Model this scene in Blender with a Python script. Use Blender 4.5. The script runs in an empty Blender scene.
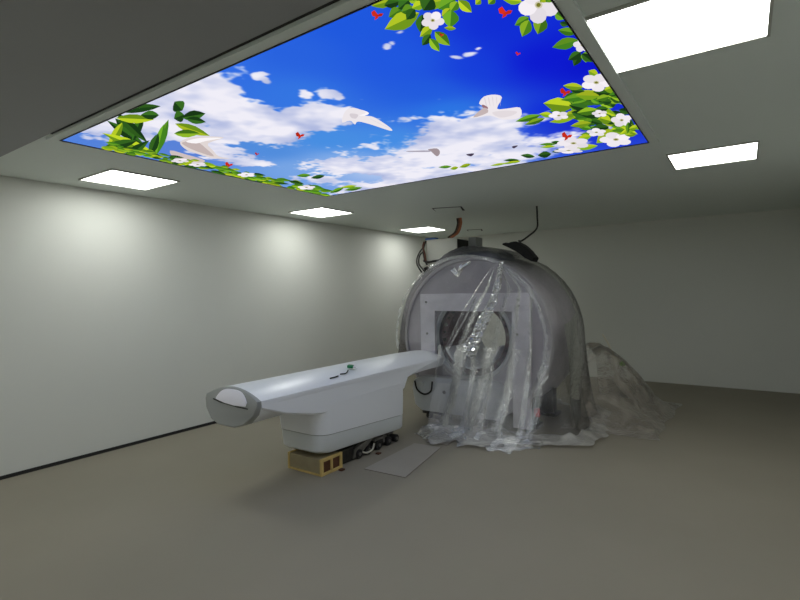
import bpy, bmesh, math, random
import numpy as np
from mathutils import Vector, Matrix, noise as mnoise
random.seed(7)
sc = bpy.context.scene
COLL = sc.collection
PI = math.pi
ROOM_H = 2.59

# ------------------------------------------------------------------ materials
def lin(c):
    c = c / 255.0
    return c / 12.92 if c <= 0.04045 else ((c + 0.055) / 1.055) ** 2.4
def rgb(r, g, b): return (lin(r), lin(g), lin(b), 1)

def mat(name, col, rough=0.5, metal=0.0, var=0.0, vscale=6.0, bump=0.0, bscale=60.0, spec=0.5):
    m = bpy.data.materials.new(name); m.use_nodes = True
    nt = m.node_tree; b = nt.nodes['Principled BSDF']
    b.inputs['Base Color'].default_value = col
    b.inputs['Roughness'].default_value = rough
    b.inputs['Metallic'].default_value = metal
    b.inputs['Specular IOR Level'].default_value = spec
    tc = nt.nodes.new('ShaderNodeTexCoord')
    if var > 0:
        n = nt.nodes.new('ShaderNodeTexNoise'); n.inputs['Scale'].default_value = vscale
        n.inputs['Detail'].default_value = 5
        nt.links.new(tc.outputs['Object'], n.inputs['Vector'])
        r = nt.nodes.new('ShaderNodeValToRGB')
        r.color_ramp.elements[0].position = 0.3; r.color_ramp.elements[1].position = 0.7
        r.color_ramp.elements[0].color = tuple(c * (1 - var) for c in col[:3]) + (1,)
        r.color_ramp.elements[1].color = tuple(min(1, c * (1 + var)) for c in col[:3]) + (1,)
        nt.links.new(n.outputs['Fac'], r.inputs['Fac'])
        nt.links.new(r.outputs['Color'], b.inputs['Base Color'])
    if bump > 0:
        n2 = nt.nodes.new('ShaderNodeTexNoise'); n2.inputs['Scale'].default_value = bscale
        n2.inputs['Detail'].default_value = 4
        nt.links.new(tc.outputs['Object'], n2.inputs['Vector'])
        bp = nt.nodes.new('ShaderNodeBump'); bp.inputs['Strength'].default_value = bump
        bp.inputs['Distance'].default_value = 0.01
        nt.links.new(n2.outputs['Fac'], bp.inputs['Height'])
        nt.links.new(bp.outputs['Normal'], b.inputs['Normal'])
    return m

def emit(name, col, s):
    m = bpy.data.materials.new(name); m.use_nodes = True
    nt = m.node_tree; nt.nodes.clear()
    o = nt.nodes.new('ShaderNodeOutputMaterial'); e = nt.nodes.new('ShaderNodeEmission')
    e.inputs['Color'].default_value = col; e.inputs['Strength'].default_value = s
    nt.links.new(e.outputs[0], o.inputs[0])
    return m

def film(name, thin, thick, tint, rough=0.18, crinkle=0.5, cscale=16.0, gloss=0.0, fade=None):
    """clear polythene: mostly see-through, milky where it is creased, glossy crinkles"""
    m = bpy.data.materials.new(name); m.use_nodes = True
    nt = m.node_tree; nt.nodes.clear(); L = nt.links.new
    out = nt.nodes.new('ShaderNodeOutputMaterial')
    tc = nt.nodes.new('ShaderNodeTexCoord')
    n = nt.nodes.new('ShaderNodeTexNoise'); n.inputs['Scale'].default_value = 3.2; n.inputs['Detail'].default_value = 5
    n.inputs['Distortion'].default_value = 1.2
    L(tc.outputs['Object'], n.inputs['Vector'])
    mr = nt.nodes.new('ShaderNodeMapRange')
    mr.inputs['From Min'].default_value = 0.38; mr.inputs['From Max'].default_value = 0.68
    mr.inputs['To Min'].default_value = thin; mr.inputs['To Max'].default_value = thick
    L(n.outputs['Fac'], mr.inputs['Value'])
    dens = mr.outputs[0]
    if fade:      # fewer layers towards the upper and side edges of the sheet
        sx = nt.nodes.new('ShaderNodeSeparateXYZ'); L(tc.outputs['Object'], sx.inputs[0])
        for ax, a, b in fade:
            f = nt.nodes.new('ShaderNodeMapRange'); f.interpolation_type = 'SMOOTHSTEP'
            f.inputs['From Min'].default_value = a; f.inputs['From Max'].default_value = b
            L(sx.outputs[ax], f.inputs['Value'])
            mu = nt.nodes.new('ShaderNodeMath'); mu.operation = 'MULTIPLY'
            L(dens, mu.inputs[0]); L(f.outputs[0], mu.inputs[1]); dens = mu.outputs[0]
    n2 = nt.nodes.new('ShaderNodeTexNoise'); n2.inputs['Scale'].default_value = cscale; n2.inputs['Detail'].default_value = 6
    n2.inputs['Distortion'].default_value = 2.0
    L(tc.outputs['Object'], n2.inputs['Vector'])
    bp = nt.nodes.new('ShaderNodeBump'); bp.inputs['Strength'].default_value = crinkle; bp.inputs['Distance'].default_value = 0.03
    L(n2.outputs['Fac'], bp.inputs['Height'])
    tr = nt.nodes.new('ShaderNodeBsdfTransparent'); tr.inputs['Color'].default_value = (0.995, 0.995, 0.995, 1)
    di = nt.nodes.new('ShaderNodeBsdfDiffuse'); di.inputs['Color'].default_value = tint
    tl = nt.nodes.new('ShaderNodeBsdfTranslucent'); tl.inputs['Color'].default_value = tint
    gl = nt.nodes.new('ShaderNodeBsdfGlossy'); gl.inputs['Roughness'].default_value = rough
    L(bp.outputs['Normal'], di.inputs['Normal']); L(bp.outputs['Normal'], gl.inputs['Normal'])
    m1 = nt.nodes.new('ShaderNodeMixShader'); m1.inputs[0].default_value = 0.25
    L(di.outputs[0], m1.inputs[1]); L(tl.outputs[0], m1.inputs[2])
    m2 = nt.nodes.new('ShaderNodeMixShader'); L(dens, m2.inputs[0])
    L(tr.outputs[0], m2.inputs[1]); L(m1.outputs[0], m2.inputs[2])
    fr = nt.nodes.new('ShaderNodeFresnel'); fr.inputs['IOR'].default_value = 1.42
    L(bp.outputs['Normal'], fr.inputs['Normal'])
    ad = nt.nodes.new('ShaderNodeMath'); ad.operation = 'ADD'; ad.use_clamp = True; ad.inputs[1].default_value = gloss
    L(fr.outputs[0], ad.inputs[0])
    m3 = nt.nodes.new('ShaderNodeMixShader'); L(ad.outputs[0], m3.inputs[0])
    L(m2.outputs[0], m3.inputs[1]); L(gl.outputs[0], m3.inputs[2])
    L(m3.outputs[0], out.inputs[0])
    return m

WALL = mat('painted_wall', rgb(218, 219, 213), 0.55, bump=0.04, bscale=3, spec=0.3)
CEIL = mat('ceiling_panel', rgb(220, 227, 222), 0.6, spec=0.3)
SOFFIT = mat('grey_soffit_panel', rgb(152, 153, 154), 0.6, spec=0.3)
FLOOR = mat('dusty_vinyl', rgb(139, 133, 119), 0.62, var=0.05, vscale=0.9, bump=0.05, bscale=25, spec=0.25)
DARKGAP = mat('dark_gap', rgb(34, 33, 31), 0.8)
FRAME = mat('aluminium_frame', rgb(176, 176, 168), 0.45)
BLACKEDGE = mat('black_edge', rgb(28, 26, 30), 0.6)
LAMP = emit('light_diffuser', (0.975, 1.0, 0.95, 1), 11.2)
GLOSSWHITE = mat('white_enamel', rgb(226, 228, 232), 0.3)
PALEGREY = mat('pale_grey_plastic', rgb(206, 210, 212), 0.38)
CAPGREY = mat('grey_plastic', rgb(146, 148, 146), 0.4)
INSET = mat('white_inset', rgb(236, 234, 244), 0.35)
DRUM = mat('grey_magnet_case', rgb(178, 173, 180), 0.5, var=0.10, vscale=3)
BORE = mat('dark_bore', rgb(70, 62, 70), 0.45, var=0.25, vscale=9)
COPPER = mat('coil_resin', rgb(96, 72, 76), 0.4, var=0.3, vscale=12)
BRACKET = mat('white_bracket', rgb(238, 234, 240), 0.5, var=0.04, vscale=8)
STEEL = mat('worn_steel', rgb(128, 126, 120), 0.4, 0.8, var=0.3, vscale=20)
DARKSTEEL = mat('oily_dark_steel', rgb(52, 50, 46), 0.5, 0.5, var=0.4, vscale=25)
RUBBER = mat('black_rubber', rgb(26, 25, 25), 0.6)
BLACK = mat('black_cloth', rgb(24, 24, 24), 0.85, bump=0.3, bscale=40)
WOOD = mat('pale_pine', rgb(196, 170, 104), 0.65, var=0.18, vscale=7)
DARKWOOD = mat('dark_brown_wood', rgb(86, 52, 30), 0.7, var=0.2, vscale=9)
BOXWHITE = mat('white_box_paint', rgb(226, 226, 218), 0.4)
BLUE = mat('blue_bracket', rgb(40, 90, 170), 0.4)
BROWNPIPE = mat('brown_conduit', rgb(110, 66, 48), 0.5)
RED = mat('red_plastic', rgb(200, 40, 60), 0.4)
GREEN = mat('green_plastic', rgb(20, 130, 80), 0.4)
LEAFGREEN = mat('bright_green_tape', rgb(110, 170, 30), 0.5)
BOARD = mat('pale_hardboard', rgb(152, 146, 136), 0.6, var=0.05, vscale=3)
BOARDEDGE = mat('board_edge', rgb(120, 108, 98), 0.7)
FILM = film('polythene', 0.02, 0.14, (0.94, 0.93, 0.95, 1), 0.16, 0.5, 14, 0)
FILM_CURTAIN = film('polythene_curtain', 0.01, 0.09, (0.94, 0.94, 0.94, 1), 0.18, 0.5, 18, 0)
FILM_FOLD = film('polythene_folds', 0.16, 0.46, (0.92, 0.92, 0.92, 1), 0.14, 0.9, 26, .03)
FILM_CRINKLE = film('polythene_crinkled', 0.06, 0.35, (0.92, 0.92, 0.93, 1), 0.14, 0.0, 60, .6)
FILM_FLAP = film('polythene_flap', 0.30, 0.6, (0.92, 0.92, 0.90, 1), 0.2, 0.5, 12, .02)
FILM_SKIRT = film('polythene_on_floor', 0.22, 0.55, (0.88, 0.86, 0.81, 1), 0.3, 0.6, 12)
FILM_LOWER = film('polythene_lower_layers', 0.10, 0.36, (0.94, 0.92, 0.89, 1), 0.25, 0.6, 14, 0, (('Z', .72, .25), ('X', -1.62, -2.3)))
FILM_DUSTY = film('dusty_polythene', 0.16, 0.45, (0.76, 0.69, 0.61, 1), 0.3, 0.6, 12)

# ------------------------------------------------------------------ mesh helpers
def obj(name, bm, m, parent=None, smooth=False, angle=None):
    me = bpy.data.meshes.new(name)
    bmesh.ops.recalc_face_normals(bm, faces=bm.faces[:])
    bm.to_mesh(me); bm.free()
    ms = m if isinstance(m, (list, tuple)) else [m]
    for x in ms: me.materials.append(x)
    if smooth:
        for p in me.polygons: p.use_smooth = True
        if angle: me.set_sharp_from_angle(angle=math.radians(angle))
    o = bpy.data.objects.new(name, me); COLL.objects.link(o)
    if parent is not None:
        o.parent = parent
        o.matrix_parent_inverse = Matrix.Translation(-parent.location)
    return o
def thing(name, loc, label, cat, group=None):
    o = bpy.data.objects.new(name, None); COLL.objects.link(o)
    o.location = loc; o.empty_display_size = 0.1
    return tag(o, label, cat, group)
def tag(o, label, cat, group=None):
    o['label'] = label; o['category'] = cat
    if group: o['group'] = group
    return o
def struct(name, bm, m):
    o = obj(name, bm, m); o['kind'] = 'structure'; return o

def box(bm, x0, x1, y0, y1, z0, z1, bev=0.0, seg=2, mi=0):
    b2 = bmesh.new(); bmesh.ops.create_cube(b2, size=1)
    for v in b2.verts:
        v.co = Vector((x0 + (v.co.x + .5) * (x1 - x0), y0 + (v.co.y + .5) * (y1 - y0), z0 + (v.co.z + .5) * (z1 - z0)))
    if bev > 0:
        bmesh.ops.bevel(b2, geom=b2.edges[:], offset=bev, segments=seg, affect='EDGES', profile=0.5)
    merge(bm, b2, None, mi); return bm
def merge(bm, b2, M=None, mi=0):
    mp = {}
    for v in b2.verts: mp[v] = bm.verts.new(M @ v.co if M is not None else v.co)
    for f in b2.faces:
        try:
            nf = bm.faces.new([mp[v] for v in f.verts]); nf.material_index = mi
        except ValueError: pass
    b2.free()
def bx(*a, **k): return box(bmesh.new(), *a, **k)
def loft(bm, secs, cap=True, close=True):
    rows = [[bm.verts.new(p) for p in s] for s in secs]
    n = len(rows[0])
    for a, b in zip(rows, rows[1:]):
        for i in range(n if close else n - 1):
            j = (i + 1) % n
            bm.faces.new((a[i], a[j], b[j], b[i]))
    if cap:
        bm.faces.new(rows[0][::-1]); bm.faces.new(rows[-1])
    return bm
def lathe_y(bm, prof, c, seg=64, a0=0, a1=2 * PI, closed=True):
    """closed profile of (radius, y) turned about an axis along Y through c = (x, z)"""
    full = abs(a1 - a0 - 2 * PI) < 1e-6
    rows = []
    for k in range(seg if full else seg + 1):
        a = a0 + (a1 - a0) * k / seg
        rows.append([bm.verts.new((c[0] + r * math.cos(a), y, c[1] + r * math.sin(a))) for r, y in prof])
    n = len(prof)
    for k in range(len(rows) if full else len(rows) - 1):
        A, B = rows[k], rows[(k + 1) % len(rows)]
        for i in range(n if closed else n - 1):
            j = (i + 1) % n
            bm.faces.new((A[i], A[j], B[j], B[i]))
    if closed and not full:
        bm.faces.new(rows[0]); bm.faces.new(rows[-1][::-1])
    return bm
def spline(pts, n=8):
    P = [Vector(p) for p in pts]; P = [2 * P[0] - P[1]] + P + [2 * P[-1] - P[-2]]
    out = []
    for i in range(1, len(P) - 2):
        for k in range(n):
            t = k / n
            a, b, c, d = P[i - 1], P[i], P[i + 1], P[i + 2]
            out.append(0.5 * ((2 * b) + (c - a) * t + (2 * a - 5 * b + 4 * c - d) * t * t + (3 * b - a - 3 * c + d) * t ** 3))
    out.append(P[-2]); return out
def tube(bm, pts, r, seg=8, n=8):
    S = spline(pts, n); secs = []
    up = Vector((0.31, 0.2, 0.93))
    for i, p in enumerate(S):
        t = (S[min(i + 1, len(S) - 1)] - S[max(i - 1, 0)]).normalized()
        u = t.cross(up)
        if u.length < 1e-3: u = t.cross(Vector((1, 0, 0)))
        u.normalize(); w = t.cross(u)
        secs.append([p + (u * math.cos(2 * PI * k / seg) + w * math.sin(2 * PI * k / seg)) * r for k in range(seg)])
    return loft(bm, secs)
def cyl(bm, p, q, r, seg=20): 
    return tube(bm, [p, (Vector(p) + Vector(q)) / 2, q], r, seg, 1)
def sheet(bm, rows, close=False, keep=None):
    V = [[bm.verts.new(p) for p in r] for r in rows]
    n = len(V[0])
    for a, b in zip(V, V[1:]):
        for i in range(n if close else n - 1):
            j = (i + 1) % n
            q = (a[i], a[j], b[j], b[i])
            if keep is None or keep(sum((v.co for v in q), Vector()) / 4): bm.faces.new(q)
    loose = [v for v in bm.verts if not v.link_faces]
    bmesh.ops.delete(bm, geom=loose, context='VERTS')
    return bm
def N(x, y, z): return mnoise.noise(Vector((x, y, z)))

# ------------------------------------------------------------------ the room
XL, XR, YN, YB = -5.2, 0.78, -1.4, 8.85
struct('floor', bx(XL - .15, XR + .15, YN - .15, YB + .15, -0.2, 0), FLOOR)
struct('ceiling', bx(XL - .15, XR + .15, YN - .15, YB + .15, ROOM_H, ROOM_H + .2), CEIL)
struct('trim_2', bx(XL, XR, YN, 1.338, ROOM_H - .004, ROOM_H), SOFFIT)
struct('wall_left', bx(XL - .15, XL, YN - .15, YB + .15, 0, ROOM_H), WALL)
struct('wall_right', bx(XR, XR + .15, YN - .15, YB + .15, 0, ROOM_H), WALL)
struct('wall_back', bx(XL, XR, YB, YB + .15, 0, ROOM_H), WALL)
struct('wall_front', bx(XL, XR, YN - .15, YN, 0, ROOM_H), WALL)
struct('baseboard_left', bx(XL, XL + .012, YN, YB, 0, 0.03), DARKGAP)

# ceiling lights: 600 x 600 panels
def make_light(x, y, label):
    t = thing('ceiling_light', (x, y, ROOM_H), label, 'ceiling light', 'square ceiling light panels')
    bm = bmesh.new(); a, b = .3, .288
    for (x0, x1, y0, y1) in ((-a, a, -a, -b), (-a, a, b, a), (-a, -b, -b, b), (b, a, -b, b)):
        box(bm, x + x0, x + x1, y + y0, y + y1, ROOM_H - .012, ROOM_H)
    obj('frame', bm, FRAME, t)
    obj('diffuser', bx(x - b, x + b, y - b, y + b, ROOM_H - .007, ROOM_H), LAMP, t)
make_light(-4.55, 4.76, 'square white ceiling light panel beside the left wall, between the sky print and the wall')
make_light(-4.55, 7.26, 'square white ceiling light panel near the back corner, above the white electronics box')
make_light(-4.55, 2.3, 'square white ceiling light panel at the far left edge of the photo')
make_light(-0.21, 4.76, 'square white ceiling light panel over the right side, beyond the large bright one')
make_light(-0.21, -0.16, 'unseen light panel added at the near right corner of the room, behind the viewpoint')  # added out of view to brighten surfaces facing the camera
make_light(-4.55, -0.16, 'unseen light panel added at the near left corner of the room, behind the viewpoint')  # also an added, unseen panel for more frontal light
make_light(-2.38, -0.16, 'unseen light panel added midway along the near wall, behind the viewpoint')  # extra unseen panel, put in to lift the dark scanner front
make_light(-0.21, 2.3, 'large bright square ceiling light panel at top right, right of the blue sky print')

# ------------------------------------------------------------------ printed sky panel
PRINT_SHAPES = [
[164,183,35, 2668,31,2663,13,2653,0,2605,0,2579,11],
[108,144,27, 2579,11,2590,32,2604,48,2623,51,2647,43,2668,31],
[50,97,31, 2678,49,2677,32,2671,18,2660,14,2641,21,2619,35],
[25,56,22, 2619,35,2623,55,2630,70,2643,71,2661,63,2678,49],
[94,143,34, 2660,89,2654,74,2642,65,2628,67,2608,84,2586,107],
[60,115,29, 2586,107,2597,123,2611,131,2626,126,2645,109,2660,89],
[57,110,35, 2713,59,2706,43,2695,35,2682,38,2665,57,2646,85],
[30,66,25, 2646,85,2658,101,2672,109,2685,102,2701,82,2713,59],
[148,191,42, 2730,33,2716,51,2705,70,2704,84,2714,94,2730,100],
[65,111,26, 2730,100,2746,76,2756,55,2754,43,2744,35,2730,33],
[177,197,38, 2695,151,2680,124,2655,106,2623,106,2576,130,2523,167],
[113,151,28, 2523,167,2549,198,2582,217,2618,210,2660,184,2695,151],
[96,147,35, 2698,111,2697,93,2692,79,2682,77,2664,89,2644,107],
[56,106,27, 2644,107,2647,128,2654,142,2666,141,2682,128,2698,111],
[48,93,29, 2697,117,2687,109,2673,108,2660,115,2645,136,2630,162],
[30,68,26, 2630,162,2646,168,2662,168,2676,157,2688,138,2697,117],
[189,211,40, 2743,110,2740,95,2734,84,2723,82,2707,93,2689,110],
[128,171,32, 2689,110,2695,127,2703,138,2715,137,2730,125,2743,110],
[55,107,34, 2698,166,2680,172,2659,185,2643,204,2631,235,2622,270],
[25,57,22, 2622,270,2649,256,2672,239,2687,217,2695,190,2698,166],
[167,187,36, 2809,136,2807,111,2800,92,2787,87,2765,98,2738,118],
[123,164,30, 2738,118,2743,146,2752,167,2768,168,2789,155,2809,136],
[110,168,40, 2847,153,2839,132,2826,119,2810,120,2788,141,2763,171],
[67,128,32, 2763,171,2776,194,2792,208,2810,201,2830,179,2847,153],
[192,213,41, 2849,166,2838,188,2830,213,2829,234,2838,252,2853,265],
[108,144,27, 2853,265,2865,234,2873,205,2871,186,2861,173,2849,166],
[143,184,41, 2843,172,2834,164,2823,162,2813,168,2802,187,2793,212],
[72,124,29, 2793,212,2806,219,2819,220,2829,211,2838,192,2843,172],
[176,196,38, 2916,210,2911,202,2905,198,2899,201,2893,213,2886,228],
[110,147,27, 2886,228,2893,235,2900,238,2906,234,2912,222,2916,210],
[174,194,37, 2801,194,2793,186,2784,184,2773,188,2761,203,2749,223],
[108,144,27, 2749,223,2760,229,2772,231,2782,224,2793,209,2801,194],
[115,176,41, 2800,205,2779,208,2757,220,2743,239,2736,273,2735,312],
[67,128,32, 2735,312,2764,301,2788,285,2800,263,2803,233,2800,205],
[178,198,38, 2686,262,2677,250,2663,245,2647,251,2625,272,2603,299],
[114,152,28, 2603,299,2619,310,2636,314,2653,305,2671,284,2686,262],
[57,109,35, 2648,308,2637,301,2622,302,2607,312,2589,335,2572,365],
[28,63,24, 2572,365,2590,369,2608,366,2623,353,2637,331,2648,308],
[152,196,43, 2629,333,2612,356,2598,384,2592,408,2595,432,2605,453],
[75,130,30, 2605,453,2625,419,2639,387,2643,364,2638,345,2629,333],
[140,180,40, 2672,300,2655,330,2642,364,2639,393,2649,417,2666,436],
[68,117,27, 2666,436,2685,392,2698,353,2697,328,2687,309,2672,300],
[53,102,32, 2784,95,2771,80,2755,73,2741,81,2727,109,2714,147],
[27,60,23, 2714,147,2733,161,2751,166,2765,153,2777,125,2784,95],
[161,180,34, 2751,331,2750,318,2747,306,2740,298,2729,296,2716,298],
[114,152,28, 2716,298,2718,314,2723,327,2730,333,2741,334,2751,331],
[232,226,232, 2744,250,2745,236,2741,224,2732,219,2721,220,2711,229,2704,242,2703,256,2707,268,2716,274,2727,272,2738,263],
[232,226,232, 2688,287,2700,280,2709,267,2713,252,2712,239,2705,231,2695,230,2684,237,2674,249,2669,265,2670,278,2677,287],
[232,226,232, 2659,237,2665,247,2675,251,2687,248,2697,238,2704,225,2704,211,2699,202,2689,198,2678,201,2667,210,2660,224],
[226,220,226, 2699,173,2691,185,2688,200,2690,212,2698,219,2708,219,2719,211,2727,199,2729,185,2727,173,2719,166,2709,166],
[246,240,246, 2749,181,2739,179,2728,184,2718,195,2713,208,2713,221,2719,230,2729,232,2741,227,2750,216,2755,202,2755,190],
[205,200,170, 2718,221,2715,214,2708,213,2701,219,2698,229,2702,236,2709,237,2716,230],
[120,120,40, 2714,222,2712,218,2708,218,2704,222,2702,227,2704,232,2709,232,2713,228],
[205,46,27, 2563,76,2573,38,2556,41,2543,63,2549,75],
[179,40,23, 2558,81,2570,86,2586,75,2577,66,2556,70],
[204,45,27, 2554,69,2532,91,2551,88,2560,78],
[175,39,23, 2683,342,2686,323,2679,325,2674,336,2677,342],
[215,48,28, 2681,345,2686,346,2692,340,2688,336,2679,339],
[202,45,26, 2679,339,2670,350,2678,348,2681,343],
[115,175,41, 2760,51,2774,41,2784,31,2786,26,2776,25,2762,26],
[56,106,27, 2762,26,2746,39,2736,49,2737,54,2747,54,2760,51],
[95,145,34, 2702,0,2681,0,2691,15,2728,56,2773,86,2831,106,2890,119],
[68,130,33, 2702,0,2890,119,2851,70,2807,27,2763,0,2762,0],
[54,105,33, 2716,34,2716,19,2715,8,2714,7,2711,19,2708,37],
[31,68,26, 2708,37,2709,55,2709,66,2711,64,2713,51,2716,34],
[152,195,43, 2713,0,2687,0,2697,12,2753,64,2816,106,2895,140,2973,165],
[76,130,30, 2713,0,2973,165,2913,103,2848,46,2786,9,2765,0],
[47,91,29, 2816,103,2829,104,2841,100,2847,91,2847,75,2844,57],
[27,60,23, 2844,57,2828,60,2815,65,2810,74,2811,89,2816,103],
[101,154,36, 2671,0,2897,138,2857,91,2799,40,2736,0],
[66,126,32, 2671,0,2630,0,2699,59,2767,98,2839,125,2897,138],
[95,145,34, 2914,127,2897,99,2869,72,2837,56,2793,51,2746,53],
[55,105,26, 2746,53,2774,88,2807,119,2842,132,2882,134,2914,127],
[142,183,40, 2851,78,2859,109,2876,141,2899,163,2933,174,2969,178],
[67,114,26, 2969,178,2952,138,2931,103,2907,85,2878,77,2851,78],
[151,194,43, 2746,56,2758,41,2766,29,2766,26,2756,33,2741,45],
[69,119,27, 2741,45,2728,62,2719,74,2722,75,2732,68,2746,56],
[102,156,37, 2640,0,2640,5,2652,3,2659,0],
[155,199,44, 2733,0,2707,0,2693,23],
[72,124,29, 2733,0,2693,23,2709,30,2726,32,2740,23,2753,4,2755,0],
[130,167,37, 2727,0,2888,94,2854,53,2804,9,2790,0],
[76,130,30, 2727,0,2676,0,2713,31,2772,64,2837,86,2888,94],
[55,107,34, 2739,0,2903,85,2884,55,2856,26,2822,6,2792,0],
[28,62,24, 2739,0,2731,0,2756,31,2790,65,2827,82,2869,88,2903,85],
[125,161,35, 2765,0,2834,57,2825,26,2810,0],
[77,133,31, 2765,0,2730,0,2748,30,2774,48,2806,57,2834,57],
[111,170,40, 2761,0,2909,114,2875,65,2826,11,2812,0],
[58,111,28, 2761,0,2714,0,2734,21,2793,64,2857,97,2909,114],
[191,212,41, 3029,311,3028,290,3022,269,3012,257,2996,253,2978,255],
[130,174,32, 2978,255,2983,281,2990,304,3000,314,3015,316,3029,311],
[146,188,41, 2962,228,2955,220,2948,215,2940,219,2932,234,2925,254],
[69,118,27, 2925,254,2934,262,2943,265,2950,259,2957,245,2962,228],
[104,158,37, 3013,424,3005,410,2993,402,2980,405,2964,423,2946,448],
[60,115,29, 2946,448,2959,462,2974,469,2988,462,3002,445,3013,424],
[136,175,38, 3006,443,2990,441,2972,450,2958,469,2947,505,2938,549],
[75,128,30, 2938,549,2961,543,2982,531,2995,507,3003,474,3006,443],
[130,167,37, 3058,449,3039,449,3021,460,3008,482,3000,522,2996,568],
[64,110,25, 2996,568,3021,560,3042,544,3053,518,3058,482,3058,449],
[107,164,39, 3117,517,3101,451,3095,473,3091,495,3094,511,3104,518,3117,521],
[58,111,28, 3117,517,3117,453,3113,450,3101,451],
[50,97,31, 3095,534,3093,549,3094,565,3097,574,3106,576,3115,574],
[29,66,25, 3115,574,3116,555,3115,538,3110,531,3103,530,3095,534],
[102,155,36, 3117,642,3117,598,3108,584,3091,581,3072,585],
[57,110,28, 3117,642,3072,585,3076,619,3084,648,3096,660,3111,661,3117,658],
[93,142,33, 3117,715,3105,687,3087,666,3067,663,3038,682,3008,713],
[68,130,33, 3008,713,3027,745,3049,768,3071,765,3097,744,3117,715],
[47,91,29, 3093,835,3079,835,3063,846,3051,867,3040,906,3032,952],
[28,63,24, 3032,952,3052,944,3070,929,3081,904,3089,868,3093,835],
[55,107,34, 3098,828,3089,814,3076,807,3062,814,3045,840,3029,875],
[28,62,24, 3029,875,3043,889,3059,894,3073,882,3088,857,3098,828],
[112,170,40, 3117,847,3117,839,3105,843,3091,857,3083,878,3083,912,3087,949],
[68,129,32, 3117,847,3087,949,3106,936,3117,923],
[51,98,31, 3094,846,3088,876,3085,908,3088,933,3099,950,3113,962],
[25,55,21, 3113,962,3117,929,3117,873,3115,864,3105,850,3094,846],
[232,226,232, 3117,371,3105,358,3089,359,3074,374,3064,399,3062,429,3068,454,3082,468,3099,467,3114,450,3117,441],
[226,220,226, 3040,492,3058,479,3071,453,3078,422,3075,395,3066,377,3050,374,3034,385,3020,410,3012,441,3014,470,3024,489],
[246,240,246, 2998,382,3005,404,3020,414,3038,409,3054,391,3063,365,3064,338,3056,318,3042,308,3025,312,3009,329,2999,354],
[240,234,240, 3055,262,3044,284,3039,312,3043,337,3054,352,3070,354,3085,341,3096,318,3099,291,3095,267,3084,252,3070,251],
[232,226,232, 3117,284,3113,282,3097,289,3083,308,3076,334,3077,360,3086,378,3100,384,3117,376],
[205,200,170, 3084,356,3078,343,3067,344,3058,357,3056,376,3062,389,3073,389,3082,375],
[120,120,40, 3078,360,3074,352,3068,353,3063,361,3061,372,3065,380,3071,379,3077,371],
[246,240,246, 3117,779,3112,787,3108,802,3108,818,3112,831,3117,835],
[232,226,232, 3093,827,3101,827,3109,819,3115,805,3117,789,3114,775,3108,767,3100,767,3092,774,3087,788,3085,804,3087,818],
[232,226,232, 3086,751,3087,766,3092,777,3100,781,3108,778,3115,767,3117,756,3117,745,3116,738,3111,727,3104,723,3096,726,3089,736],
[246,240,246, 3117,711,3115,714,3110,728,3109,744,3112,757,3117,762],
[205,200,170, 3117,758,3115,758,3111,766,3111,776,3114,783,3117,783],
[120,120,40, 3117,763,3116,763,3114,768,3113,774,3115,778,3117,778],
[158,176,34, 3117,323,3080,353,3089,363,3100,367,3110,360,3117,346],
[121,161,30, 3117,323,3117,306,3116,306,3104,303,3094,312,3086,331,3080,353],
[97,148,35, 3117,348,3097,366,3107,375,3117,378],
[69,131,33, 3117,348,3117,317,3110,325,3102,344,3097,366],
[61,117,29, 3117,376,3117,365,3115,379],
[219,49,29, 2956,347,2959,296,2942,302,2933,332,2942,347],
[192,43,25, 2952,355,2966,359,2980,343,2969,332,2948,341],
[205,46,27, 2946,339,2928,369,2947,364,2954,350],
[193,43,25, 2871,681,2873,655,2866,659,2861,675,2865,682],
[202,45,26, 2869,685,2875,687,2882,678,2877,673,2867,678],
[216,48,28, 2867,678,2858,693,2867,690,2870,683],
[47,92,29, 2915,2045,2906,2011,2891,1987,2872,1986,2844,2014,2814,2055],
[25,56,21, 2814,2055,2830,2093,2848,2117,2869,2112,2894,2082,2915,2045],
[95,145,34, 2987,1523,2984,1486,2977,1449,2966,1424,2948,1410,2929,1403],
[56,106,27, 2929,1403,2935,1448,2943,1489,2956,1512,2972,1523,2987,1523],
[55,106,34, 3024,1785,3018,1748,3008,1715,2994,1701,2973,1706,2949,1722],
[31,69,26, 2949,1722,2958,1767,2971,1802,2987,1813,3006,1804,3024,1785],
[100,152,36, 2964,1813,2961,1869,2963,1929,2971,1972,2990,1997,3012,2010],
[67,128,32, 3012,2010,3012,1934,3008,1868,2997,1833,2981,1814,2964,1813],
[134,173,38, 3022,1795,3011,1765,2995,1744,2975,1741,2948,1763,2920,1796],
[68,118,27, 2920,1796,2937,1830,2957,1852,2978,1849,3002,1826,3022,1795],
[169,188,36, 2958,1807,2955,1859,2957,1917,2965,1960,2982,1991,3002,2011],
[123,164,30, 3002,2011,3001,1938,2997,1874,2988,1837,2973,1814,2958,1807],
[114,174,41, 2868,1484,2860,1525,2856,1570,2859,1605,2870,1628,2885,1643],
[63,120,30, 2885,1643,2892,1587,2895,1537,2890,1508,2880,1490,2868,1484],
[53,102,32, 2918,1856,2908,1822,2892,1794,2872,1782,2844,1790,2814,1808],
[27,61,23, 2814,1808,2830,1848,2849,1880,2871,1887,2897,1876,2918,1856],
[152,196,43, 2894,2037,2897,2081,2906,2116,2920,2123,2942,2095,2966,2053],
[65,111,26, 2966,2053,2958,2005,2947,1973,2932,1973,2913,1999,2894,2037],
[54,104,33, 3013,1835,3021,1879,3034,1923,3053,1948,3079,1952,3106,1945],
[26,59,22, 3106,1945,3092,1889,3075,1844,3056,1825,3033,1824,3013,1835],
[57,111,35, 2919,1460,2928,1489,2945,1513,2964,1519,2991,1505,3017,1481],
[26,59,22, 3017,1481,3001,1449,2983,1426,2963,1424,2939,1438,2919,1460],
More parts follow.
